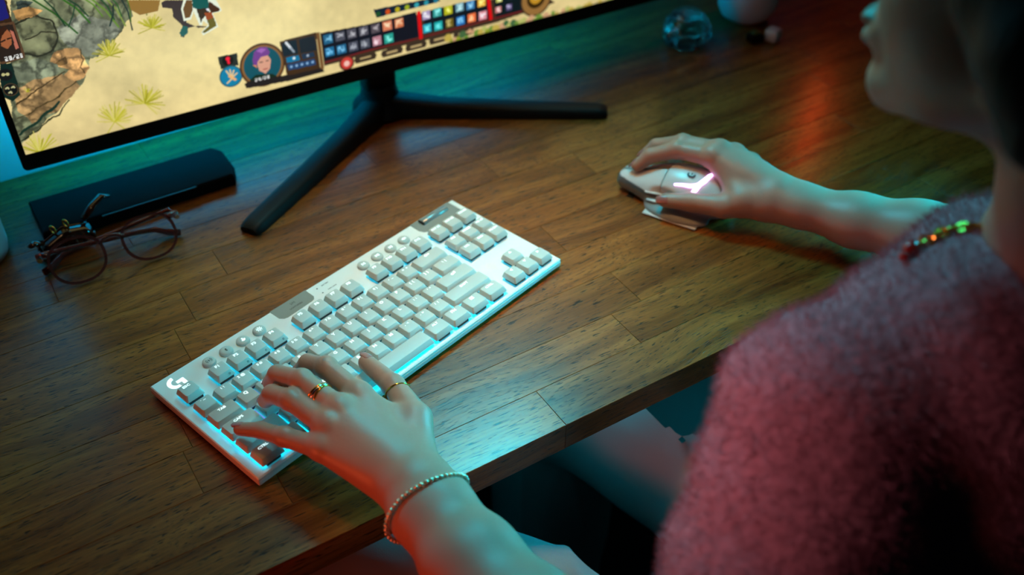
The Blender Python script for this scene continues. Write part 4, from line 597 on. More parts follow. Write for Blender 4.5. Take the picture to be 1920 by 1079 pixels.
ARTTXT=[('28/28', (26.5, 183.3), (0.92, 0.92, 0.9)), ('24/28', (255.3, 97.3), (0.92, 0.92, 0.9))]

# ================================================================ setting
def struct(name,mb,m): o=ob(name,top(mb.mesh(name)),m); o['kind']='structure'; return o
struct('wall_back',MB().box(-1600,2400,556,640,-740,1500),M['wall'])
struct('floor',MB().box(-1600,2400,-1800,640,-760,-740),M['floor'])
# ================================================================ desk of glued staves
desk=thing('desk','brown hardwood desk of glued staves with a thick front edge','desk',(400,240,0))
rows=[(-72,-26),(-26,20),(20,70),(70,120),(120,170),(170,217),(217,266),(266,312),(312,360),(360,408),(408,456),(456,504),(504,552)]
known={0:[241],1:[355],2:[391],3:[560],4:[-21],5:[1.5],6:[22.5],7:[71]}
rs=random.Random(11); cache={}
for ri,(ya,yb) in enumerate(rows):
    js=list(known.get(ri,[rs.uniform(-50,500)])); x=js[0]
    while x<1500: x+=rs.uniform(260,520); js.append(x)
    x=js[0]
    while x>-620: x-=rs.uniform(260,520); js.insert(0,x)
    for a,b in zip(js[:-1],js[1:]):
        a=max(a,-620); b=min(b,1500)
        if b-a<5: continue
        m_=MB().box(a+.07,b-.07,ya+.06,yb-.06,-30,0,.35).mesh('stave',(400,240,0)); ob('stave',m_,M['wood'],desk)
for lx in (-560,1430):
    for ly in (-20,490): ob('leg',MB().box(lx-25,lx+25,ly-25,ly+25,-740,-30.5,2).mesh('leg',(400,240,0)),M['monitor'],desk)
# ================================================================ monitor
mon=thing('monitor','wide black computer monitor on a splayed two-legged stand, lit game on its screen','monitor',(-62,450,0),-1.6)
W_=812
def xz(x0,x1,z0,z1,r,y): return [(x,y,z) for x,z in rrect(x0,x1,z0,z1,r)]
hs=MB().rings([xz(0,W_,64,430,5,0),xz(0,W_,64,430,5,20),xz(3,W_-3,67,427,5,26)]); autosmooth(hs.put('housing',M['monitor'],mon))
bz=MB().rings([xz(6.6,W_-6.6,81.6,423.4,.05,0),xz(6.6,W_-6.6,81.6,423.4,.05,-1.5),xz(.5,W_-.5,64.5,429.5,4.6,-1.6),xz(0,W_,64,430,5,-1.1),xz(0,W_,64,430,5,0)],cap=False); autosmooth(bz.put('bezel',M['monitor'],mon))
ns=random.Random(3)
def paint():
    X=np.arange(6.6,W_-6.6+.01,.62); Z=np.concatenate([np.arange(81.6,262,.62),np.arange(262,423.4,6.0)])
    XX,ZZ=np.meshgrid(X,Z,indexing='xy'); H,Wd=XX.shape
    rng=np.random.RandomState(5)
    def fbm(sc,oct=4,seed=0):
        r=np.random.RandomState(seed); out=np.zeros_like(XX); amp=1;tot=0
        for o in range(oct):
            g=r.rand(int(450/sc)+4,int(850/sc)+4); fx=XX/sc; fz=ZZ/sc; i=np.floor(fx).astype(int); j=np.floor(fz).astype(int); a=fx-i; b=fz-j
            a=a*a*(3-2*a); b=b*b*(3-2*b)
            out+=amp*((g[j,i]*(1-a)+g[j,i+1]*a)*(1-b)+(g[j+1,i]*(1-a)+g[j+1,i+1]*a)*b); tot+=amp; amp*=.5; sc/=2
        return out/tot
    n1=fbm(60,5,1); n2=fbm(9,4,2); n3=fbm(16,5,3)
    img=np.empty((H,Wd,3)); base=np.array([.87,.785,.545]); img[:]=base
    img*= (.84+.22*n1+.10*n2)[...,None]
    glow=np.exp(-(((XX-230)/190)**2+((ZZ-150)/60)**2)); img+=glow[...,None]*np.array([.05,.07,.06])
    img[ZZ>262]*=np.array([.75,.80,.72])
    warp=(fbm(12,4,9)-.5)*9; warpz=(fbm(12,4,10)-.5)*9
    def poly(px,pz,P):
        ins=np.zeros(px.shape,bool); n=len(P)
        for i in range(n):
            x0,z0=P[i]; x1,z1=P[(i+1)%n]
            if z0==z1: continue
            c=((pz>=min(z0,z1))&(pz<max(z0,z1))); ins^=c&(px<(x1-x0)*(pz-z0)/(z1-z0)+x0)
        return ins
    for k,a in enumerate(ART):
        P=np.array(a[2] if a[0]=='p' else (a[3] if a[0]=='l' else [a[2]])); r=0 if a[0]=='p' else (a[2] if a[0]=='l' else a[3])
        rock=k<ROCKS; mg=r+ (6 if rock else 1)
        xm,xM=P[:,0].min()-mg,P[:,0].max()+mg; zm,zM=P[:,1].min()-mg,P[:,1].max()+mg
        i0,i1=np.searchsorted(X,[xm,xM]); j0,j1=np.searchsorted(Z,[zm,zM])
        if i1<=i0 or j1<=j0: continue
        sl=(slice(j0,j1),slice(i0,i1)); px=XX[sl]; pz=ZZ[sl]
        if rock: px=px+warp[sl]*.6; pz=pz+warpz[sl]*.6
        col=np.array(a[1])
        if a[0]=='p': mk=poly(px,pz,[tuple(q) for q in P]).astype(float)
        elif a[0]=='d': mk=np.clip((r-np.hypot(px-P[0,0],pz-P[0,1]))/.5+.5,0,1)
        else:
            dd=np.full(px.shape,99.)
            for (x0,z0),(x1,z1) in zip(P[:-1],P[1:]):
                L=max((x1-x0)**2+(z1-z0)**2,1e-6); t=np.clip(((px-x0)*(x1-x0)+(pz-z0)*(z1-z0))/L,0,1); dd=np.minimum(dd,np.hypot(px-x0-t*(x1-x0),pz-z0-t*(z1-z0)))
            mk=np.clip((r*.55-dd)/.5+.5,0,1)
        cc=np.broadcast_to(col,px.shape+(3,)).copy()
        if rock and a[0]=='p': cr=np.abs(n3[sl]-.5)*9; cc*=(.62+1.0*n3[sl])[...,None]*(.78+.55*n2[sl])[...,None]*(.55+.45*np.clip(cr,0,1))[...,None]
        img[sl]=img[sl]*(1-mk[...,None])+cc*mk[...,None]
    F3={'2':'111001111100111','4':'101101111001001','8':'111101111101111','/':'001001010100100'}
    for s,(cx,cz),col in ARTTXT:
        u=.82; x0=cx-len(s)*2*u
        for ch in s:
            for j in range(5):
                for i in range(3):
                    if F3[ch][j*3+i]=='1':
                        xa=x0+i*u; za=cz+2.5*u-(j+1)*u; mk=(XX>=xa)&(XX<xa+u)&(ZZ>=za)&(ZZ<za+u); img[mk]=col
            x0+=4*u
    img=np.clip(img,0,1); il=np.where(img<=.04045,img/12.92,((img+.055)/1.055)**2.4)
    v=np.stack([XX.ravel(),np.full(XX.size,-.35),ZZ.ravel()],1)
    a=np.arange(H*Wd).reshape(H,Wd); f=np.stack([a[:-1,:-1],a[:-1,1:],a[1:,1:],a[1:,:-1]],-1).reshape(-1,4)
    me=mesh_np('display',v,f); ca=me.color_attributes.new('picture','FLOAT_COLOR','POINT')
    ca.data.foreach_set('color',np.concatenate([il.reshape(-1,3),np.ones((H*Wd,1))],1).astype(np.float32).ravel()); return me
ROCKS=16
md=mat('lit_display',(.02,.02,.02),.25); n,l,b=nodes(md); at=n.new('ShaderNodeAttribute'); at.attribute_name='picture'; l.new(at.outputs['Color'],b.inputs['Emission Color']); b.inputs['Emission Strength'].default_value=1.0
ob('display',paint(),md,mon,label='lit display showing a sandy game scene with rocks, grass and an icon bar')
# neck and stand (monitor frame: x along, y back)
nk=MB(); nk.loft([(rrect(382,418,14,44,6),10),(rrect(380,420,14,46,8),60),(rrect(376,424,22,46,8),200),(rrect(376,424,24,44,8),260)]); nk.put('neck',M['monitor'],mon,True)
hb=MB(); hb.lathe([(30,0),(34,4),(33,12),(24,22),(21,34),(20,40)],40,(400,28,0)); autosmooth(hb.put('stand_hub',M['monitor'],mon),50)
def stand_leg(p0,p1):
    a=Vector((*p0,0)); b=Vector((*p1,0)); d=(b-a).normalized(); s=Vector((-d.y,d.x,0)); R=[]
    for t,w,h0,h1 in ((0,17,0,26),(.08,16.5,0,23),(.25,15,0,17.5),(.6,14,0,14),(.95,12.5,0,11.5),(.985,11.5,.6,10),(1,9.5,2,7.5)):
        c=a+(b-a)*t; r=[]
        for u,z in ((-1,.0),(-1,.55),(-.82,.86),(-.5,1),(.5,1),(.82,.86),(1,.55),(1,0)): r.append(tuple(c+s*u*w+Vector((0,0,h0+(h1-h0)*z))))
        R.append(r)
    return MB().rings(R)
autosmooth(stand_leg((388,16),(178,-128)).put('stand_leg',M['monitor'],mon),40); autosmooth(stand_leg((412,16),(632,-118)).put('stand_leg',M['monitor'],mon),40)
MB().box(40,640,26.2,32,110,400,1).put('light_strip',M['strip'],mon,label='teal bias light fixed along the back of the housing')
# ================================================================ keyboard
kb=thing('keyboard','white compact mechanical keyboard with cyan backlight, under the left hand','keyboard',(0,0,3),16)
autosmooth(MB().box(0,368,0,150,0,6.2,1.2).put('base_shell',M['shell'],kb))
autosmooth(MB().box(.4,367.6,.4,149.6,6.2,8.8,.9).put('top_plate',M['alu'],kb,label='brushed silver-white top plate'))
for fx in (22,346):
    for fy in (12,136): MB().box(fx-14,fx+14,fy-4,fy+4,-3,0,.8).put('rubber_foot',M['rubber'],kb)
# keybeds glowing between the caps
def bed(x0,x1,y0,y1,m='glow',z=8.98,name='backlight'): MB().loft([(rrect(x0,x1,y0,y1,1.2),8.7),(rrect(x0,x1,y0,y1,1.2),z)]).put(name,M[m],kb)
X0=7.9; U=19.12; KY={'f':113.4,'n':89.4,'q':70.3,'a':51.2,'z':32.1,'b':13.0}
bed(X0+.2,X0+15*U-.2,3.6,98.6)
bed(X0+.8,X0+U-.8,104.8,121.6); bed(40,115,104.8,121.6); bed(130.6,206.6,104.8,121.6); bed(221,296,104.8,121.6)
bed(304,359.4,104.8,121.6); bed(304,359.4,62,97.8); bed(305.2,360.6,4.4,21.6); bed(324.2,341.6,21.6,40.6)
# violet zone under the pressed movement keys
MB().box(X0+2.5*U-.5,X0+3.5*U+.5,60.9,79.8,9.0,9.12).put('backlight',M['glow_violet'],kb,label='violet-lit patch of the key bed')
MB().box(X0+1.75*U-.5,X0+4.75*U+.5,41.9,60.6,9.0,9.12).put('backlight',M['glow_violet'],kb,label='violet-lit patch of the key bed')
capc={}
def cap_mesh(w,d=17.5):
    k=(round(w,2),d)
    if k in capc: return capc[k]
    mb=MB(); a=w/2; b_=d/2
    mb.loft([(rrect(-a,a,-b_,b_,1.3),12.6),(rrect(-a+.15,a-.15,-b_+.2,b_-.1,1.4),13.6),(rrect(-a+1.55,a-1.55,-b_+2.5,b_-.9,1.7),17.5),(rrect(-a+1.85,a-1.85,-b_+2.85,b_-1.2,1.6),17.95),(rrect(-a+2.5,a-2.5,-b_+3.5,b_-1.9,1.3),18.1)])
    me=mb.mesh('keycap'); me.materials.append(M['cap']); me.polygons.foreach_set('use_smooth',[True]*len(me.polygons))
    try: me.set_sharp_from_angle(angle=math.radians(28))
    except Exception: pass
    capc[k]=me; return me
swm=MB().box(-6.8,6.8,-8.3,6.0,9.05,12.55,.4).mesh('switch'); swm.materials.append(M['switch'])
ledc={}
def led_mesh(w):
    if w not in ledc: ledc[w]=MB().box(-w/2+1.3,w/2-1.3,-7.45,7.45,12.2,12.58).mesh('led'); ledc[w].materials.append(M['led'])
    return ledc[w]
def arrow_mesh(kind):
    mb=MB()
    def seg(pts): mb.prism(pts,0,.06)
    if kind=='back': seg([(-2.6,0),(-.6,1.7),(-.6,.55),(2.8,.55),(2.8,-.55),(-.6,-.55),(-.6,-1.7)])
    elif kind=='enter': seg([(-2.8,-.6),(-.9,1.0),(-.9,0),(1.3,0),(1.3,1.6),(2.4,1.6),(2.4,-1.1),(-.9,-1.1),(-.9,-2.2)])
    elif kind=='menu':
        for q in (1.3,0,-1.3): mb.box(-1.9,1.9,q-.35,q+.35,0,.06)
    elif kind=='win':
        for i in (0,1):
            for j in (0,1): mb.box(-1.9+i*2,-.1+i*2,-1.7+j*1.8,-.1+j*1.8,0,.06)
    elif kind=='up': seg([(-1.5,-.9),(1.5,-.9),(0,1.4)])
    elif kind=='down': seg([(-1.5,.9),(0,-1.4),(1.5,.9)])
    elif kind=='left': seg([(1,1.5),(-1.4,0),(1,-1.5)])
    elif kind=='right': seg([(-1,1.5),(-1,-1.5),(1.4,0)])
    return mb.mesh('lettering')
def key(cx,cy,w=1.0,leg='',sz=4.2,m='legend',sub=None,pressed=0,off=4.3):
    o=bpy.data.objects.new('key',cap_mesh(w*U-1.75)); C.objects.link(o); o.parent=kb; o.location=(cx*.001,cy*.001,-pressed*.001)
    s=bpy.data.objects.new('switch',swm); C.objects.link(s); s.parent=o; d_=bpy.data.objects.new('led',led_mesh(round(w*U-1.75,2))); C.objects.link(d_); d_.parent=o
    if leg:
        if leg[0]=='@' and len(leg)>1: me=arrow_mesh(leg[1:])
        else: me=text_mesh(leg,sz,.02); 
        wid=max((v.co.x for v in me.vertices),default=0)-min((v.co.x for v in me.vertices),default=0)
        lim=(w*U-6.6)*.001; sx=min(1.12,lim/wid) if wid>0 else 1
        move(me,0,off,18.16,sx); lo=ob('legend',me,M[m],o)
    return o
row=lambda y,items: None
def lay(y,x,items,**k):
    for it in items:
        leg,w_=(it if isinstance(it,tuple) else (it,1)); 
        key(X0+(x+w_/2)*U,KY[y],w_,leg,4.3 if len(leg)<=2 else 3.5,**k); x+=w_
key(X0+.5*U,KY['f'],1,'ESC',3.8)
for i in range(4):
    key(48.8+i*19.2,KY['f'],1,'F%d'%(i+1),4.2); key(139.2+i*19.2,KY['f'],1,'F%d'%(i+5),4.2); key(229.4+i*19.15,KY['f'],1,'F%d'%(i+9),4.0)
lay('n',0,['` ~','1 !','2 @','3 #','4 $','5 %','6 ^','7 &','8 *','9 (','0 )','-  _','=  +'])
key(X0+14*U,KY['n'],2,'@back')
lay('q',0,[('TAB',1.5),'Q']); key(X0+3*U,KY['q'],1,'W',4.3,'legend_warm',pressed=1.2); lay('q',3.5,['E','R','T','Y','U','I','O','P','[  {',']  }',('\\  |',1.5)])
lay('a',0,[('CAPS',1.75)]); key(X0+2.25*U,KY['a'],1,'A',4.3,'legend_warm',pressed=.8); key(X0+3.25*U,KY['a'],1,'S',4.3,'legend_warm'); key(X0+4.25*U,KY['a'],1,'D',4.3,'legend_warm')
lay('a',4.75,['F','G','H','J','K','L',';  :',"'  \""]); key(X0+13.875*U,KY['a'],2.25,'@enter')
lay('z',0,[('SHIFT',2.25),'Z','X','C','V','B','N','M',',  <','.  >','/  ?',('SHIFT',2.75)])
lay('b',0,[('CTRL',1.25)]); key(X0+1.875*U,KY['b'],1.25,'@win'); lay('b',2.5,[('ALT',1.25)])
key(X0+6.875*U,KY['b'],6.25,'')
lay('b',10,[('ALT',1.25),('FN',1.25)]); key(X0+13.125*U,KY['b'],1.25,'@menu'); lay('b',13.75,[('CTRL',1.25)])
NX=[312.6,331.7,350.8]
for x,t in zip(NX,('PRT SC','SCR LK','PAUSE')): key(x,KY['f'],1,t,3.2)
for x,t in zip(NX,('INS','HOME','PG UP')): key(x,KY['n'],1,t,3.2)
for x,t in zip(NX,('DEL','END','PG DN')): key(x,KY['q'],1,t,3.2)
for x,t in zip(NX,('@left','@down','@right')): key(x+1.2,KY['b'],1,t)
key(NX[1]+1.2,KY['z'],1,'@up')
sp=MB().box(X0+4.4*U,X0+4.62*U,14.9,15.7,18.12,18.2); sp.put('legend',M['legend'],kb)
# small mode rings on the front slopes of F1-F4
for i in range(4):
    MB().torus((48.8+i*19.2+3.5,KY['f']-7.9,15.6),(0,-.86,.5),.75,.16,16,5).put('mode_mark',M['ink'],kb)
# round media buttons
bm_=MB().lathe([(6.2,8.7),(6.2,9.8),(5.9,10.9),(5.3,11.5),(3.5,11.75),(.01,11.8)],36).mesh('round_button')
def button(x,y,icon,m):
    o=ob('round_button',bm_.copy() if False else bm_,M['cap'],kb,True); o.location=(x*.001,y*.001,0); mb=MB(); z0,z1=11.78,11.86
    def arc(cx,cy,r,w,a0,a1,n=10):
        P=[(cx+(r+w)*math.cos(math.radians(a0+(a1-a0)*k/n)),cy+(r+w)*math.sin(math.radians(a0+(a1-a0)*k/n))) for k in range(n+1)]
        P+=[(cx+r*math.cos(math.radians(a1+(a0-a1)*k/n)),cy+r*math.sin(math.radians(a1+(a0-a1)*k/n))) for k in range(n+1)]; mb.prism(P,z0,z1)
    if icon=='wireless':
        for r in (1.5,2.6): arc(0,0,r,.38,-50,50); arc(0,0,r,.38,130,230)
        mb.prism([(-.8,-.1),(.3,1.9),(.1,.3),(.8,.1),(-.3,-1.9),(-.1,-.3)],z0,z1)
    elif icon=='blue':
        for a,b in (((-1,-1),(1,1)),((1,1),(0,2)),((0,2),(0,-2)),((0,-2),(1,-1)),((1,-1),(-1,1))): mb.tube([(a[0]*.9,a[1]*.9,11.84),(b[0]*.9,b[1]*.9,11.84)],.2,5)
    elif icon=='pad':
        mb.ball((0,1.2,11.6),(1,1,.35)); mb.box(-.4,.4,-1,1.2,z0,z1); mb.ball((0,-1.1,11.6),(2.3,1.2,.3)); mb.ball((1.6,-.2,11.6),(.9,.9,.3))
    elif icon=='sun':
        arc(0,0,1.0,.55,0,360,16)
        for k in range(8):
            a=math.radians(45*k); mb.tube([(2*math.cos(a),2*math.sin(a),11.82),(2.9*math.cos(a),2.9*math.sin(a),11.82)],.3,5)
    elif icon=='prev': mb.prism([(1.8,1.5),(-.8,0),(1.8,-1.5)],z0,z1); mb.box(-1.7,-.9,-1.5,1.5,z0,z1)
    elif icon=='next': mb.prism([(-1.8,1.5),(-1.8,-1.5),(.8,0)],z0,z1); mb.box(.9,1.7,-1.5,1.5,z0,z1)
    elif icon=='play': mb.prism([(-2,1.5),(-2,-1.5),(.4,0)],z0,z1); mb.box(.7,1.3,-1.5,1.5,z0,z1); mb.box(1.7,2.3,-1.5,1.5,z0,z1)
    elif icon=='mute': mb.prism([(-2,.7),(-1,.7),(.3,1.8),(.3,-1.8),(-1,-.7),(-2,-.7)],z0,z1); mb.tube([(.9,-.9,11.82),(2.4,.9,11.82)],.25,5); mb.tube([(.9,.9,11.82),(2.4,-.9,11.82)],.25,5)
    ob('symbol',mb.mesh('symbol'),M[m],o)
for x,ic,m in ((51.2,'wireless','ink'),(69.3,'blue','ink'),(87.3,'pad','legend'),(105.3,'sun','legend'),(230.4,'prev','legend'),(248.4,'play','legend'),(266.3,'next','legend'),(284.3,'mute','legend')): button(x,135.4,ic,m)
# lit emblem in the corner
lg=MB(); cx,cy=18.2,137.0; ro,ri_=7.7,4.2; n_=26
P=[(cx+ro*math.cos(math.radians(90+188*k/n_)),cy+ro*math.sin(math.radians(90+188*k/n_))) for k in range(n_+1)]
P+=[(cx+ri_*math.cos(math.radians(278-188*k/n_)),cy+ri_*math.sin(math.radians(278-188*k/n_))) for k in range(n_+1)]
lg.prism(P,8.8,8.95); lg.prism([(18.4,138.0),(25.7,138.0),(25.7,130.6),(22.2,130.6),(22.2,134.6),(18.4,134.6)],8.8,8.95)
lg.put('emblem',M['legend'],kb,label='lit white letter emblem beside the escape key')
# wireless panel, indicators, roller
P=[(127.5,149.7),(169.5,149.7),(169.2,136.5),(167,133.4),(164,132.4),(134.5,131.2),(131,132.4),(128,135.8)]
MB().prism(P,8.78,8.92).put('inset_panel',M['gloss'],kb,label='darker satin panel with printed lettering')
def pr(s,size,x,y,z=8.96,al='CENTER',name='printed_lettering',m='ink'): ob(name,move(text_mesh(s,size,.02,al),x,y,z),M[m],kb)
pr('LIGHTSPEED',2.7,149.8,138.2)
ic=MB()
for r in (1.3,2.3):
    for a0 in (-45,135):
        Q=[(149.8+(r+.3)*math.cos(math.radians(a0+90*k/8)),144+(r+.3)*math.sin(math.radians(a0+90*k/8))) for k in range(9)]+[(149.8+r*math.cos(math.radians(a0+90-90*k/8)),144+r*math.sin(math.radians(a0+90-90*k/8))) for k in range(9)]
        ic.prism(Q,8.92,8.97)
ic.prism([(149.2,143.9),(150.1,145.9),(149.9,144.2),(150.4,144.1),(149.5,142.1),(149.7,143.8)],8.92,8.97); ic.put('symbol',M['ink'],kb)
pr('BATTERY',2.0,188,142.9,8.84); pr('CAPS LOCK',2.0,190,134.3,8.84)
for y in (142.8,134.3): MB().lathe([(.75,8.8),(.75,8.86)],14,(178.3,y,0)).put('indicator',M['ink'],kb)
P=[(306,149.7),(361,149.7),(361,126.6),(318,126.6),(312,127.4),(308,130.5),(305.5,136)]
MB().prism(P,8.78,8.93).put('roller_recess',M['gloss'],kb,label='satin recess round the volume roller')
rl=MB(); rl.rings([[(x,143.2+r*math.cos(2*math.pi*k/28),8.6+r*math.sin(2*math.pi*k/28)*.8) for k in range(28)] for x,r in ((317.5,3.4),(318.2,4.1),(351.8,4.1),(352.5,3.4))])
autosmooth(rl.put('volume_roller',M['gloss'],kb,label='ribbed silver volume roller'),50)
MB().box(316,317.4,138.8,147.6,8.9,11.2,.3).put('roller_cheek',M['switch'],kb)
# ================================================================ black case behind the glasses
bc=thing('case','long low black case lying behind the spectacles, under the monitor','case',(35,442,0))
cm=MB(); A=[(-103,-33),(98,-33),(104,-18),(104,20),(96,33),(-103,33)]
cm.loft([(A,0),(A,11.5),([(x*.985,y*.95) for x,y in A],14.2),([(x*.96,y*.86) for x,y in A],15)]); autosmooth(cm.put('body',M['case'],bc),30)
MB().box(-44,56,-34.2,-33,12.6,13.9,.3).put('glint',M['case_glint'],bc,label='modelled edge trim line')  # pale strip stands in for the highlight along the case's front edge
# ================================================================ far-left mug, jar, bowl, cube
mg=thing('mug','smooth teal-lit mug cut off by the left picture edge','mug',(-138,428,0))
autosmooth(MB().lathe([(.01,0),(32,0),(37,3),(39,12),(40,88),(38.5,90),(37,88),(36,8),(.01,6)],48).put('body',M['ceramic'],mg),50)
MB().tube([(-38,0,74),(-58,0,70),(-64,0,48),(-56,0,26),(-38,0,20)],5,12).put('handle',M['ceramic'],mg,True)
jar=thing('glass_jar','small squat clear glass jar standing left of the white bowl','jar',(765,408,0))
n6=14
def fac(r,z,tw=0,k=1.0): return [(r*(1+(k-1)*(i%2))*math.cos(2*math.pi*(i+tw)/n6),r*(1+(k-1)*(i%2))*math.sin(2*math.pi*(i+tw)/n6),z) for i in range(n6)]
MB().rings([fac(22,0),fac(31,5,.5,.93),fac(34,15,0,.9),fac(33,26,.5,.93),fac(27,35),fac(22,39),fac(20,38),fac(25,31),fac(29,22),fac(28,10),fac(16,6)]).put('body',M['glass'],jar)
MB().rings([fac(21,39,0),fac(23,41,.5),fac(18,45,0),fac(8,48,.5),fac(3,50,0)]).put('lid',M['glass'],jar)
bw=thing('bowl','round white ceramic planter bowl at the back of the desk','bowl',(888,425,0))
autosmooth(MB().lathe([(.01,0),(24,0),(34,6),(40,18),(43,34),(43,56),(41,58),(39.5,55),(38,40),(.01,38)],48).put('body',M['ceramic'],bw),50)
MB().lathe([(.01,38),(37,39),(37,45),(20,47),(.01,48)],32).put('soil',M['soil'],bw,True)
rl_=random.Random(2)
for k in range(9):
    a=k*2.4; L_=rl_.uniform(18,34); R=[]
    for t in (0,.25,.5,.75,1):
        r=6+L_*t*.9; z=46+L_*math.sin(t*1.9)*.7; wd=5.5*math.sin(math.pi*min(.97,t*.8+.15)); ca,sa=math.cos(a),math.sin(a)
        R.append([(r*ca-wd*sa,r*sa+wd*ca,z),(r*ca,r*sa,z-1.2),(r*ca+wd*sa,r*sa-wd*ca,z),(r*ca,r*sa,z+.6)])
    MB().rings(R).put('leaf',M['leaf'],bw,True)
cb=thing('block','small pale cube in front of the white bowl','block',(871,352,0),20)
MB().box(-9,9,-9,9,0,17,2.2).put('block',M['ceramic'],cb,True)
cb2=thing('dark_block','small dark block between the glass jar and the pale cube','block',(848,362,0),-10)
MB().box(-10,10,-8,8,0,12,2).put('block',M['case'],cb2,True)
MB().ball((0,0,13),(7,6,3)).put('moss_tuft',M['leaf'],cb2,True,label='dull green top')
# red light bar and back-of-desk lamp out of frame on the right
rb=thing('light_bar','upright red light bar standing at the back right of the desk','lamp',(1190,525,0))
MB().lathe([(.01,0),(45,0),(45,8),(8,12),(8,60),(.01,60)],32).put('base',M['monitor'],rb,True)
MB().box(-11,11,-8,8,60,470,2).put('housing',M['monitor'],rb); MB().box(-5,5,-9.5,-8.1,250,450,.4).put('light_tube',M['redlamp'],rb)
# ================================================================ spectacles
gl=thing('spectacles','round-lensed spectacles with tinted clear reddish frame, folded, on the left of the desk','glasses',(-14,326,0),0)
tilt=math.radians(47); ct,st=math.cos(tilt),math.sin(tilt)
def G(x,h,d=0): return (x, h*ct+ -d*st*-1 if False else h*ct - d*st, h*st + d*ct+.3+2.2)
def lens_out(cx,s=1.0,n=40):
    P=[]
    for k in range(n):
        a=2*math.pi*k/n; c_,s_=math.cos(a),math.sin(a)
        P.append((cx+24*s*math.copysign(abs(c_)**.86,c_)*(1+.05*s_), 22+20.5*s*math.copysign(abs(s_)**.86,s_)))
    return P
fr=MB()
for sg in (-1,1):
    cx=sg*35.0; O_=lens_out(cx,1.12); I_=lens_out(cx,1.0); n=len(O_); vs=[];fs=[]
    for P_,d in ((O_,-1.6),(O_,1.6),(I_,1.6),(I_,-1.6)): vs+=[G(x,h,d) for x,h in P_]
    for r in range(4):
        for i in range(n): j=(i+1)%n; q=(r+1)%4; fs.append((r*n+i,r*n+j,q*n+j,q*n+i))
    fr.add(vs,fs)
    fr.tube([G(sg*59,35,0),G(sg*64,37,-1),G(sg*68,37,-3)],[3.2,3.4,3.2],8)
fr.tube([G(-12,30,0),G(-6,34,1.2),G(0,35,1.6),G(6,34,1.2),G(12,30,0)],[2.4,2.1,2,2.1,2.4],10)
autosmooth(fr.put('frame',M['frame'],gl),50)
for sg in (-1,1):
    P_=lens_out(sg*35,1.0); MB().rings([[G(x,h,-.7) for x,h in P_],[G(x,h,.7) for x,h in P_]]).put('lens',M['lens'],gl)
    MB().tube([G(sg*36-3*sg,30,0),G(sg*36-3*sg,30,0)],.1,3) if False else None
    pd=MB().ball((G(sg*9,20,-4)[0],G(sg*9,20,-4)[1]+3,G(sg*9,20,-4)[2]),(1.6,2.6,4)); pd.put('nose_pad',M['lens'],gl,True)
hz=G(0,36,0); 
for sg,dy in ((-1,10),(1,17)):
    x0=sg*67; P_=[(x0,hz[1]-1,hz[2]-3),(x0-sg*3,hz[1]+dy,hz[2]-5),(x0-sg*20,hz[1]+dy+2,hz[2]-8),(x0-sg*95,hz[1]+dy+3,12),(x0-sg*112,hz[1]+dy+3,9),(x0-sg*124,hz[1]+dy-4,5),(x0-sg*134,hz[1]+dy-9,4.5)]
    MB().tube(P_,[2.0,2.0,1.8,1.8,2.2,2.8,2.6],10,flat=1.4).put('temple',M['frame'],gl,True)
    MB().tube([(x0,hz[1]-4,hz[2]-2),(x0-sg*2,hz[1]+4,hz[2]-3)],2.6,8).put('hinge',M['silver'],gl,label='silver hinge')
    MB().tube(P_[1:5],.7,6).put('core_wire',M['gold'],gl,label='thin metal wire inside the temple')
# hair claw clip
hc=thing('hair_claw','small brown tortoiseshell hair claw clip behind the left lens','hair clip',(-50,392,0),16)
for sg in (-1,1):
    R=[]
    for k in range(9):
        x=-26+52*k/8; h=26-4*abs(k-4)*.5; R.append([(x,sg*2,h),(x,sg*8,h-5),(x,sg*12,h-13),(x,sg*10.5,h-13.5),(x,sg*6.5,h-6),(x,sg*.8,h-1.6)])
    o=MB().rings(R).put('jaw',M['tort'],hc,True)
    for k in range(6):
        x=-24+9.6*k; MB().tube([(x,sg*11,12),(x+.5,sg*10.5,6),(x+1,sg*5,1.6),(x+1,sg*1.5,2.2)],[2.2,1.9,1.5,.9],8).put('tooth',M['tort'],hc,True)
for x in (-9,5): MB().torus((x,0,28),(1,.2,0),4.2,1,18,6).put('spring_loop',M['gold'],hc,True,label='gold spring loop')
MB().tube([(24,3,22),(38,8,27),(52,12,31),(60,10,28)],[4,4.6,4,2.6],12,flat=.6).put('handle',M['tort'],hc,True)
MB().tube([(-24,-3,22),(-32,-6,27),(-38,-9,28)],[4,4.6,3],12,flat=.6).put('handle',M['tort'],hc,True)
NECK=[(411.6, -282.4, 277.9), (397.9, -282.3, 280.9), (380.4, -282.7, 286.6), (374.7, -276.9, 284.4), (372.3, -269.0, 279.9), (367.3, -264.5, 277.1), (359.6, -263.5, 276.0), (351.3, -264.0, 275.7), (344.3, -264.0, 275.1)]
PEND=[((344.1, -261.1, 274.4),(332.1, -265.1, 275.4),4.2),((330.4, -265.9, 275.1),(325.4, -267.6, 275.5),3)]
# ================================================================ mouse
MO=np.array([524.,132.,0.]); MF=np.array([-.460,.888,0.]); MR=np.array([.888,.460,0.])   # forward, right
mo=thing('computer_mouse','white sculpted computer mouse with violet light band, under the right hand','mouse',tuple(MO),math.degrees(math.atan2(MR[1],MR[0])))
S=SDF((-52,-74,-6),(46,74,56),1.0)
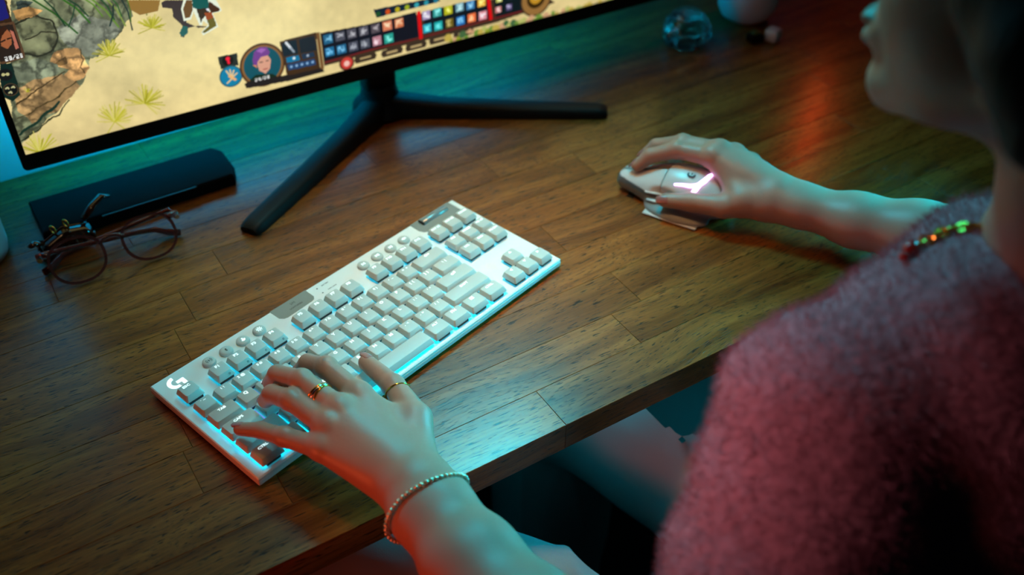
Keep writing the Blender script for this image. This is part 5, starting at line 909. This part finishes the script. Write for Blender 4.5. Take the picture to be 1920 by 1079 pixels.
# local frame: x right, y forward, z up
S.ell((2,-14,14),(30,52,28),6); S.cone((-14,10,11),(-9,56,11),15,8.5,10); S.cone((14,10,11),(10,54,11),15,8.5,10); S.cone((0,20,14),(0,56,13),16,8,10)
S.ell((-27,-12,3),(16,36,7),7); S.ell((-31,6,20),(9,16,8),6,neg=True); S.ell((38,-4,16),(8,40,12),5,neg=True)
g=[S.lo[i]+S.h*np.arange(S.n[i]) for i in range(3)]; GX,GY,GZ=np.meshgrid(*g,indexing='ij')
base=np.maximum(S.d,1.2-GZ)
def part(name,cond,m,grow=0,label=None):
    v,f=S.net(np.maximum(base-grow,cond).astype(np.float32)); return ob(name,mesh_np(name,v,f),M[m],mo,None,label)
shell=GZ-18; 
part('lower_body',GZ-17.6-GY*.02,'mouse_grey')
hump=np.maximum(17.9+GY*.02-GZ,GY-10); part('palm_shell',hump,'mouse')
b_=np.maximum(17.9+GY*.02-GZ-0, 10.6-GY); part('left_button',np.maximum(b_-8+0*GX,np.maximum(10.6-GY,np.maximum(GX+3.2,13.5-.12*GY-GZ))),'mouse'); part('right_button',np.maximum(10.6-GY,np.maximum(3.2-GX,13.5-.12*GY-GZ)),'mouse')
part('centre_spine',np.maximum(10.2-GY,np.abs(GX)-3.0),'mouse_grey',-.8)
MB().torus((0,34,19.5),(1,0,0),6.2,2.3,32,10).put('scroll_wheel',M['switch'],mo,True)
def onm(x,y,z,d=(1,0,0),lift=.3):
    q=S.snap((x,y,z),d); return (q[0]-d[0]*lift,q[1]-d[1]*lift,q[2]-d[2]*lift)
def band(pts,r,name,m,label=None,flat=.5): MB().tube(pts,r,10,flat=flat).put(name,M[m],mo,True,label)
def ons(P,lift=.2):
    out=[]
    for p in P:
        q=S.snap((p[0]-22,p[1]-3,p[2]+24),(.66,.1,-.74)); out.append((q[0]-.1,q[1],q[2]+lift))
    return out
band(ons([(-19.5,-4,33.2),(-18.3,-12,34.6),(-17,-20,35),(-14,-27,36),(-7,-31,38.6),(4,-33,39.5),(10,-34,39)]),[1.5,2.0,2.5,3.2,3.2,2.6,1.4],'light_band','mouse_light','glowing violet-white light band')
band(ons([(-13,-28,36.4),(-19,-26.5,33),(-22,-24.5,29.5)]),[3.0,2.7,1.6],'light_band','mouse_light','glowing violet-white light band')
band([onm(-48,y,z) for y,z in ((26,16.5),(16,17.4),(4,18))],[1.6,2.2,1.8],'side_button','mouse')
band([onm(-48,y,z) for y,z in ((22,10),(14,11),(4,11.5))],[1.6,2.6,2.0],'side_button','mouse',label='pale thumb button')
MB().box(-43,-27,-40,20,1.2,2.6,.5).put('thumb_rest_edge',M['mouse'],mo)
e=S.snap((-6,-16,60),(0,0,-1)); em=MB(); R=4.4
P=[(R*math.cos(math.radians(60+230*k/18)),R*math.sin(math.radians(60+230*k/18))) for k in range(19)]+[(3.1*math.cos(math.radians(290-230*k/18)),3.1*math.sin(math.radians(290-230*k/18))) for k in range(19)]
em.prism(P,0,.7); em.prism([(0,.5),(4.4,.5),(4.4,-3.4),(3.1,-3.4),(3.1,-.8),(0,-.8)],0,.7)
eo=em.put('emblem',M['ink'],mo,label='dark round letter emblem'); eo.location=(e[0]*.001,e[1]*.001,(e[2]-.2)*.001)
for x,y in ((-14,44),(14,44),(0,-54)): MB().box(x-8,x+8,y-4,y+4,0,1.4,.4).put('glide_foot',M['rubber'],mo)
# ================================================================ person
pe=thing('person','person seen from behind in fuzzy pink sweater, left hand typing, right hand on mouse','person',(440,-400,-740))
PO=Vector((440,-400,-740))
def sk(name,v,f,m,parent=pe,label=None,kind=None):
    v=np.asarray(v)-np.array(PO); me=mesh_np(name,v,f); return ob(name,me,m,parent,None,label,kind)
def pput(mb,name,m,label=None,parent=pe,smooth=True,kind=None):
    me=mb.mesh(name,tuple(PO)); return ob(name,me,M[m],parent,smooth,label,kind)
ALLV=[];ALLF=[];cnt=0
def collect(v,f):
    global cnt
    ALLV.append(v); ALLF.append(f+cnt); cnt+=len(v)
# ---- left hand (typing): joints in millimetres over the desk
LH=dict(
 thumb=([(104,-72,40),(122,-34,42),(125,10,39),(121,53,31.5)],[15,12.5,9.2,7.2]),
 index=([(97,-74,44),(92,3,51.5),(83,44,53),(75,66,44),(70,75,30.5)],[13,10.5,8.6,7.8,6.6]),
 middle=([(92,-80,45),(72,-6,55.5),(59,38,56.5),(48,65,46),(43.5,74,31)],[13,10.8,8.8,8.0,6.8]),
 ring=([(86,-84,44),(58,-14,53),(45,27,52),(36.5,50,43),(32.5,58,30.5)],[13,10.3,8.4,7.6,6.5]),
 pinky=([(80,-86,41),(46.5,-26,46),(28,4,41),(16,25,36),(4,39,31)],[13,9.5,7.4,6.5,5.6]))
A=SDF((-12,-300,8),(165,100,84),1.25)
for k in ('index','middle','ring','pinky'):
    P,R=LH[k]; A.cone(P[0],P[1],R[0],R[1],12)
A.cone((96,-70,36),(88,-16,40),14,12,12); A.cone((78,-76,34),(60,-34,38),14,11,12)      # palm underside
P,R=LH['thumb']; A.cone(P[0],P[1],R[0],R[1],12); A.cone((118,-36,42),(96,-8,46),9,8,12)
A.chain([(90,-98,44),(88,-118,45),(91,-170,46),(97,-230,48),(104,-300,50)],[18,18.5,22,26,30],14)
A.chain([(102,-96,43),(101,-118,44),(103,-170,46),(108,-230,48),(112,-300,50)],[17,17.5,21,26,30],14)
A.chain([(80,-96,42),(77,-118,43),(80,-170,45),(86,-230,48),(95,-300,50)],[14.5,15,20,25,29],14)
def fingers(A,H,pk=('index','middle','ring','pinky')):
    for k in pk:
        P,R=H[k]
        T=SDF.__new__(SDF); 
        A.cone(P[1],P[2],R[1]*.93,R[2],5)
        A.cone(P[2],P[3],R[2],R[3],2.5); A.cone(P[3],P[4],R[3],R[4],2.5)
        m=[(P[1][i]*.5+P[2][i]*.5) for i in range(3)]
    if 'thumb' in H:
        P,R=H['thumb']; A.chain(P[1:],R[1:],4)
fingers(A,LH)
for k in ('index','middle','ring','pinky'):                                             # knuckles and web
    P,R=LH[k]; A.ell((P[1][0],P[1][1],P[1][2]+1.6),(R[1]*.95,R[1]*1.05,R[1]*.95),5); A.ell((P[2][0],P[2][1],P[2][2]+.7),(R[2]*1.06,)*3,3)
v,f=A.net(); collect(v,f)
# ---- right hand on the mouse
RH=dict(
 thumb=([(556,50,32),(532,68,27),(511,96,23.5),(494,115,20.5)],[15,12,9.5,7.6]),
 index=([(572,48,42),(548,112,57),(529,145,54),(510,164,43),(499,170,31)],[13,10.5,8.8,8,6.8]),
 middle=([(577,50,42),(560,114,59),(541,150,56),(526,174,44),(519,182,31)],[13,10.8,9,8.1,6.9]),
 ring=([(583,46,41),(575,106,54),(565,142,46),(556,162,32),(549,170,20)],[13,10.2,8.6,7.6,6.6]),
 pinky=([(588,42,38),(588,94,45),(584,122,34),(575,138,22),(569,146,13)],[13,9.4,7.6,6.8,5.9]))
B=SDF((470,-230,4),(740,200,80),1.5)
for k in ('index','middle','ring','pinky'):
    P,R=RH[k]; B.cone(P[0],P[1],R[0],R[1],12)
P,R=RH['thumb']; B.cone(P[0],P[1],R[0],R[1],14); B.cone((545,60,36),(552,98,48),11,9,12); B.cone((566,40,30),(562,92,40),14,10,12)
B.chain([(574,36,36),(584,18,35),(612,-30,36),(640,-82,42),(675,-160,55),(700,-225,66)],[17,17,22,27,34,40],14)
B.chain([(585,42,36),(596,24,35),(624,-24,36),(650,-76,42),(682,-156,55),(705,-225,66)],[16.5,16.5,21,26,33,40],14)
fingers(B,RH)
for k in ('index','middle','ring','pinky'):
    P,R=RH[k]; B.ell((P[1][0],P[1][1],P[1][2]+1.8),(R[1]*.98,R[1]*1.02,R[1]*.98),5); B.ell((P[2][0],P[2][1],P[2][2]+.6),(R[2]*1.05,)*3,3)
v,f=B.net(); collect(v,f)
# ---- head, neck and the upper body inside the sweater, joined to both forearms
F_=np.array([-.15,.98,-.05]); F_/=np.linalg.norm(F_); R_=np.cross(F_,(0,0,1)); R_/=np.linalg.norm(R_); U_=np.cross(R_,F_)
HO=np.array([343.6,-219.9,365.0])-76*F_+80*U_
def H(x,y,z): return tuple(HO+x*R_+y*F_+z*U_)
AX=(R_,F_,U_)
D=SDF((60,-560,-260),(800,-110,620),4.0)
Hd=SDF(HO-np.array([150,150,150]),HO+np.array([150,160,170]),2.2)
for X in (D,Hd):
    X.ell(H(0,-10,40),(72,90,86),10,AX); X.ell(H(0,30,-8),(60,60,84),14,AX)
    for s_ in (-1,1): X.cone(H(s_*50,-6,-42),H(s_*14,66,-78),15,15,16)
    X.ell(H(0,76,-80),(18,15,14),12,AX)
    X.ell(H(0,80,-52),(24,13,16),10,AX)
    X.cone(H(0,84,22),H(0,103,-18),7,9,8)
    for s_ in (-1,1): X.ell(H(s_*10,96,-22),(7,9,6.5),4,AX); X.ell(H(s_*31,90,16),(17,12,11),10,AX,neg=True); X.ell(H(s_*74,-6,2),(6,18,30),4,AX)
    X.ell(H(0,91,-47),(20,7.5,4.6),3,AX); X.ell(H(0,90,-58),(18,8,5.6),3,AX); X.ell(H(0,98,-52.6),(19,6,1.1),1.2,AX,neg=True)
    X.cone(H(0,-32,-50),(424,-322,262),47,54,22)
D.cone((300,-322,205),(550,-330,205),48,48,30)
D.cone((424,-335,230),(432,-370,60),80,95,30); D.cone((432,-370,60),(430,-420,-200),95,110,30)
D.chain([(278,-300,205),(190,-350,105),(128,-350,62),(104,-285,50)],[46,44,38,31],16)
D.chain([(575,-315,205),(690,-300,110),(712,-250,76),(700,-215,64)],[46,44,40,38],16)
g=[D.lo[i]+D.h*np.arange(D.n[i]) for i in range(3)]
cutp=lambda G,s_:((G[0]-HO[0])*U_[0]+(G[1]-HO[1])*U_[1]+(G[2]-HO[2])*U_[2])
GG=np.meshgrid(*g,indexing='ij'); hh=cutp(GG,1); v,f=D.net(np.maximum(D.d,hh+96).astype(np.float32)); collect(v,f)
g=[Hd.lo[i]+Hd.h*np.arange(Hd.n[i]) for i in range(3)]; GG=np.meshgrid(*g,indexing='ij'); hh=cutp(GG,1); v,f=Hd.net(np.maximum(Hd.d,-(hh+103)).astype(np.float32)); collect(v,f)
sk('body',np.concatenate(ALLV),np.concatenate(ALLF),M['skin'],label='bare head, neck, forearms and hands')
for s_ in (-1,1):
    e_=H(s_*31,84,14); pput(MB().ball(e_,11.5,20,14),'eye','eye'); q=H(s_*31,92.5,12); pput(MB().ball(q,4.6,14,10),'iris','iris')
    pput(MB().tube([H(s_*14,93,32),H(s_*30,94,37),H(s_*46,84,33)],[2,2.6,1.4],8,flat=.5),'eyebrow','hair')
    pput(MB().tube([H(s_*19,94,21),H(s_*31,97,23.5),H(s_*43,88,20)],[1.4,2.4,1.2],8,flat=.6),'eyelid','skin')
# nails
def nail(H_,k,up,w=1.0,lab=None):
    P,R=H_[k]; a=Vector(P[-2]); b=Vector(P[-1]); d=(b-a).normalized(); u=Vector(up); u=(u-d*u.dot(d)).normalized(); s=d.cross(u); r=R[-1]
    rows_=[]
    for i in range(7):
        t=-.55+1.6*i/6; hw=r*.60*w*(1-.55*max(0,(t-.6)/.5)**2)*(1 if i else .75); row_=[]
        for j in range(7):
            q=(j/6-.5)*2; ang=q*hw/r; row_.append(b+d*(t*r*1.15)+u*((r*math.cos(ang)+.25)-max(0,t-.2)*r*.16*1.2)+s*(r*math.sin(ang)))
        rows_.append(row_)
    mb=MB(); mb.rings([[tuple(p) for p in r_]+[tuple(p-u*1.1) for p in reversed(r_)] for r_ in rows_]); pput(mb,'fingernail','nail',lab)
nail(LH,'thumb',(.35,-.25,1)); nail(LH,'pinky',(.1,.2,1))
for k in ('index','middle','ring'): nail(LH,k,(-.45,.85,.3))
nail(RH,'thumb',(-.75,-.35,.6))
for k in ('index','middle','ring','pinky'): nail(RH,k,(-.45,.8,.5))
# rings
a=np.array(LH['middle'][0][1]); b=np.array(LH['middle'][0][2]); ax=(b-a)/np.linalg.norm(b-a)
for t,tl,m,r,nm in ((.56,(.10,0,.16),'gold',.85,'gold ring'),(.50,(.02,0,.05),'silver',.95,'silver ring'),(.43,(-.10,0,-.10),'gold',.85,'gold ring')):
    c=a+(b-a)*t; pput(MB().torus(tuple(c),tuple(ax+np.array(tl)),9.9,r,44,8),'ring',m,nm+' on the middle finger')
a=np.array(LH['thumb'][0][1]); b=np.array(LH['thumb'][0][2]); c=a+(b-a)*.80; pput(MB().torus(tuple(c),tuple((b-a)/np.linalg.norm(b-a)+np.array((.1,0,.15))),10.3,.7,44,8),'ring','gold','thin gold ring on the thumb')
# bracelet of beads
br=MB(); c0=np.array([89.,-115.,44.]); axb=np.array([.10,-.98,.05]); axb/=np.linalg.norm(axb); e1=np.array([.97,.16,.0]); e1-=axb*(e1@axb); e1/=np.linalg.norm(e1); e2=np.cross(axb,e1)
if e2[2]<0: e2=-e2
loop=[tuple(c0+e1*35*math.cos(t)+e2*(26*math.sin(t))+axb*(2.0*math.sin(2*t))) for t in [2*math.pi*k/60 for k in range(61)]]
brc=pput(br.tube(loop[:-1]+[loop[0]],.5,6,cap=False),'bracelet','gold','beaded bracelet round the left wrist')
bmx=MB().ball((0,0,0),1.9,12,8).mesh('bead'); bmx.materials.append(M['bead']); bmx.polygons.foreach_set('use_smooth',[True]*len(bmx.polygons))
L_=np.array(loop); sl_=np.concatenate([[0],np.cumsum(np.linalg.norm(np.diff(L_,axis=0),axis=1))]); nb=int(sl_[-1]/3.9)
for k in range(nb):
    s_=sl_[-1]*k/nb; p=[np.interp(s_,sl_,L_[:,i]) for i in range(3)]
    o=bpy.data.objects.new('bead',bmx); C.objects.link(o); o.parent=brc; o.location=((p[0]-PO.x)*.001,(p[1]-PO.y)*.001,(p[2]-PO.z)*.001)
# ---- hair
K=SDF(HO-np.array([190,200,190]),HO+np.array([190,170,190]),3.0)
K.ell(H(0,-16,46),(84,98,92),10,AX); K.chain([H(-74,10,52),H(-76,2,10),H(-74,-4,-24)],[16,17,9],10); K.ell(H(0,-60,0),(70,52,90),20,AX)
K.chain([H(-70,-14,40),H(-84,-30,-4),H(-84,-38,-34)],[24,26,20],14); K.chain([H(70,-14,40),H(76,-30,-10),H(74,-50,-62)],[24,28,20],14)
K.chain([H(0,-80,30),H(0,-92,-30),H(0,-80,-88)],[50,46,34],18)
K.ell(H(0,72,-16),(62,58,86),10,AX,neg=True)
v,f=K.net(); ho=sk('hair',v,f,M['hair'],label='dark brown hair falling beside the face')
# ---- sweater
W=SDF((30,-640,-330),(860,-60,380),4.0)
W.cone((352,-350,60),(350,-420,-210),98,112,30); W.cone((512,-350,60),(510,-420,-210),98,112,30); W.cone((430,-300,60),(430,-330,-190),80,90,30)
W.cone((345,-320,205),(352,-345,60),76,98,30); W.cone((512,-325,205),(512,-345,60),76,98,30)
W.cone((264,-292,205),(420,-318,246),58,54,24); W.cone((590,-312,208),(430,-318,246),60,56,24)
W.chain([(264,-292,204),(227,-318,138),(170,-358,88),(118,-352,64)],[60,68,66,50],16)
W.chain([(590,-312,205),(650,-320,150),(706,-280,92),(700,-225,70)],[64,66,58,50],16)
W.cone((345,-278,214),(415,-266,229),48,44,24)
W.ell((424,-318,300),(56,56,34),10,neg=True)
g=[W.lo[i]+W.h*np.arange(W.n[i]) for i in range(3)]; GG=np.meshgrid(*g,indexing='ij')
wr=sum(a_*np.sin((GG[0]*k0+GG[1]*k1+GG[2]*k2)/s_) for a_,k0,k1,k2,s_ in ((2.6,1,.6,1.4,17),(2.2,-.8,1.1,1.2,23),(1.6,1.3,-.7,.9,11),(3.0,.5,.2,1.5,33)))
wr*=np.clip(1.2-GG[2]/260,.15,1)
v,f=W.net((W.d+wr*.9).astype(np.float32)); sw=sk('sweater',v,f,M['sweater'],label='fuzzy pink knitted sweater')
# fuzz: short fibres standing off the knit
tri=v[f]; ctr=tri.mean(1); nrm=np.cross(tri[:,2]-tri[:,0],tri[:,3]-tri[:,1]); nl=np.linalg.norm(nrm,axis=1,keepdims=True); nrm=nrm/np.maximum(nl,1e-6); ar=nl[:,0]
rg=np.random.RandomState(8); wgt=ar*(ctr[:,2]>-200); N=200000; ix=rg.choice(len(f),N,p=wgt/wgt.sum())
a1,a2=rg.rand(N,1),rg.rand(N,1); q=tri[ix]; pos=(q[:,0]*(1-a1)+q[:,1]*a1)*(1-a2)+(q[:,3]*(1-a1)+q[:,2]*a1)*a2
dr=nrm[ix]+rg.randn(N,3)*.55; dr/=np.linalg.norm(dr,axis=1,keepdims=True); ln=rg.uniform(3,9,(N,1)); sd=np.cross(dr,rg.randn(N,3)); sd/=np.linalg.norm(sd,axis=1,keepdims=True)
vv=np.concatenate([pos-sd*.22,pos+sd*.22,pos+dr*ln],0); ff=np.stack([np.arange(N),np.arange(N)+N,np.arange(N)+2*N],1)
fz=sk('fuzz',vv,ff,M['sweater'],parent=sw,kind='stuff'); 
# ---- trousers, shoes
T=SDF((-60,-620,-745),(720,330,-110),6.0)
T.cone((350,-400,-200),(70,70,-205),92,74,30); T.cone((520,-400,-200),(400,180,-198),106,100,30); T.cone((370,-400,-200),(500,-400,-200),105,105,20)
T.cone((70,70,-205),(80,60,-690),74,66,20); T.cone((400,180,-198),(390,150,-690),92,70,20)
g=[T.lo[i]+T.h*np.arange(T.n[i]) for i in range(3)]; GG=np.meshgrid(*g,indexing='ij')
fo=7*np.abs(np.sin((GG[0]*.9+GG[1]*.25+GG[2]*.2)/31))-9*np.exp(-np.abs(np.sin((GG[0]*.55-GG[1]*.22)/24))*5)+4*np.sin((GG[0]*1.0+GG[1]*.35)/16)+4*np.sin((GG[0]*.8-GG[1]*.5+GG[2]*.4)/27)+3*np.sin((GG[0]*-.4+GG[1]*.9)/21)
v,f=T.net((T.d+fo).astype(np.float32)); sk('trousers',v,f,M['trousers'],label='loose pale trousers')
for x,y in ((82,40),(392,130)):
    Q=SDF((x-70,y-120,-745),(x+70,y+220,-600),5.0); Q.cone((x,y-40,-700),(x,y+110,-712),42,34,20)
    g=[Q.lo[i]+Q.h*np.arange(Q.n[i]) for i in range(3)]; GZ2=np.meshgrid(*g,indexing='ij')[2]; v,f=Q.net(np.maximum(Q.d,-739-GZ2).astype(np.float32)); sk('shoe',v,f,M['shoe'])
# ---- necklace
nk_=pput(MB().tube(NECK,1.5,8),'necklace','gold','gold chain lying on the sweater')
lk=MB().torus((0,0,0),(0,0,1),3.6,1.1,16,6).mesh('link'); lk.materials.append(M['gold'])
NP=np.array(NECK); sl_=np.concatenate([[0],np.cumsum(np.linalg.norm(np.diff(NP,axis=0),axis=1))]); nb=max(int(sl_[-1]/6),2)
for k in range(nb):
    s_=sl_[-1]*k/nb; p=Vector([np.interp(s_,sl_,NP[:,i]) for i in range(3)]); o=bpy.data.objects.new('link',lk); C.objects.link(o); o.parent=nk_; o.location=(p-PO)*.001; o.rotation_euler=(1.1*(k%2),.5,k*.3)
for (p0,p1,r) in PEND: 
    pput(MB().tube([p0,tuple((np.array(p0)*.7+np.array(p1)*.3)),tuple((np.array(p0)*.3+np.array(p1)*.7)),p1],[r*.35,r,r,r*.35],12),'pendant_bead','red_bead','red glass bead',parent=pe)
# stool under the person
st=thing('stool','round dark stool under the seated person','stool',(430,-430,-740))
MB().lathe([(.01,350),(150,350),(168,360),(172,380),(165,392),(.01,396)],48).put('seat',M['stool'],st,True)
MB().lathe([(26,30),(26,350)],20).put('column',M['stool'],st,True); MB().lathe([(.01,0),(210,0),(210,14),(40,30),(.01,30)],40).put('base',M['stool'],st,True)
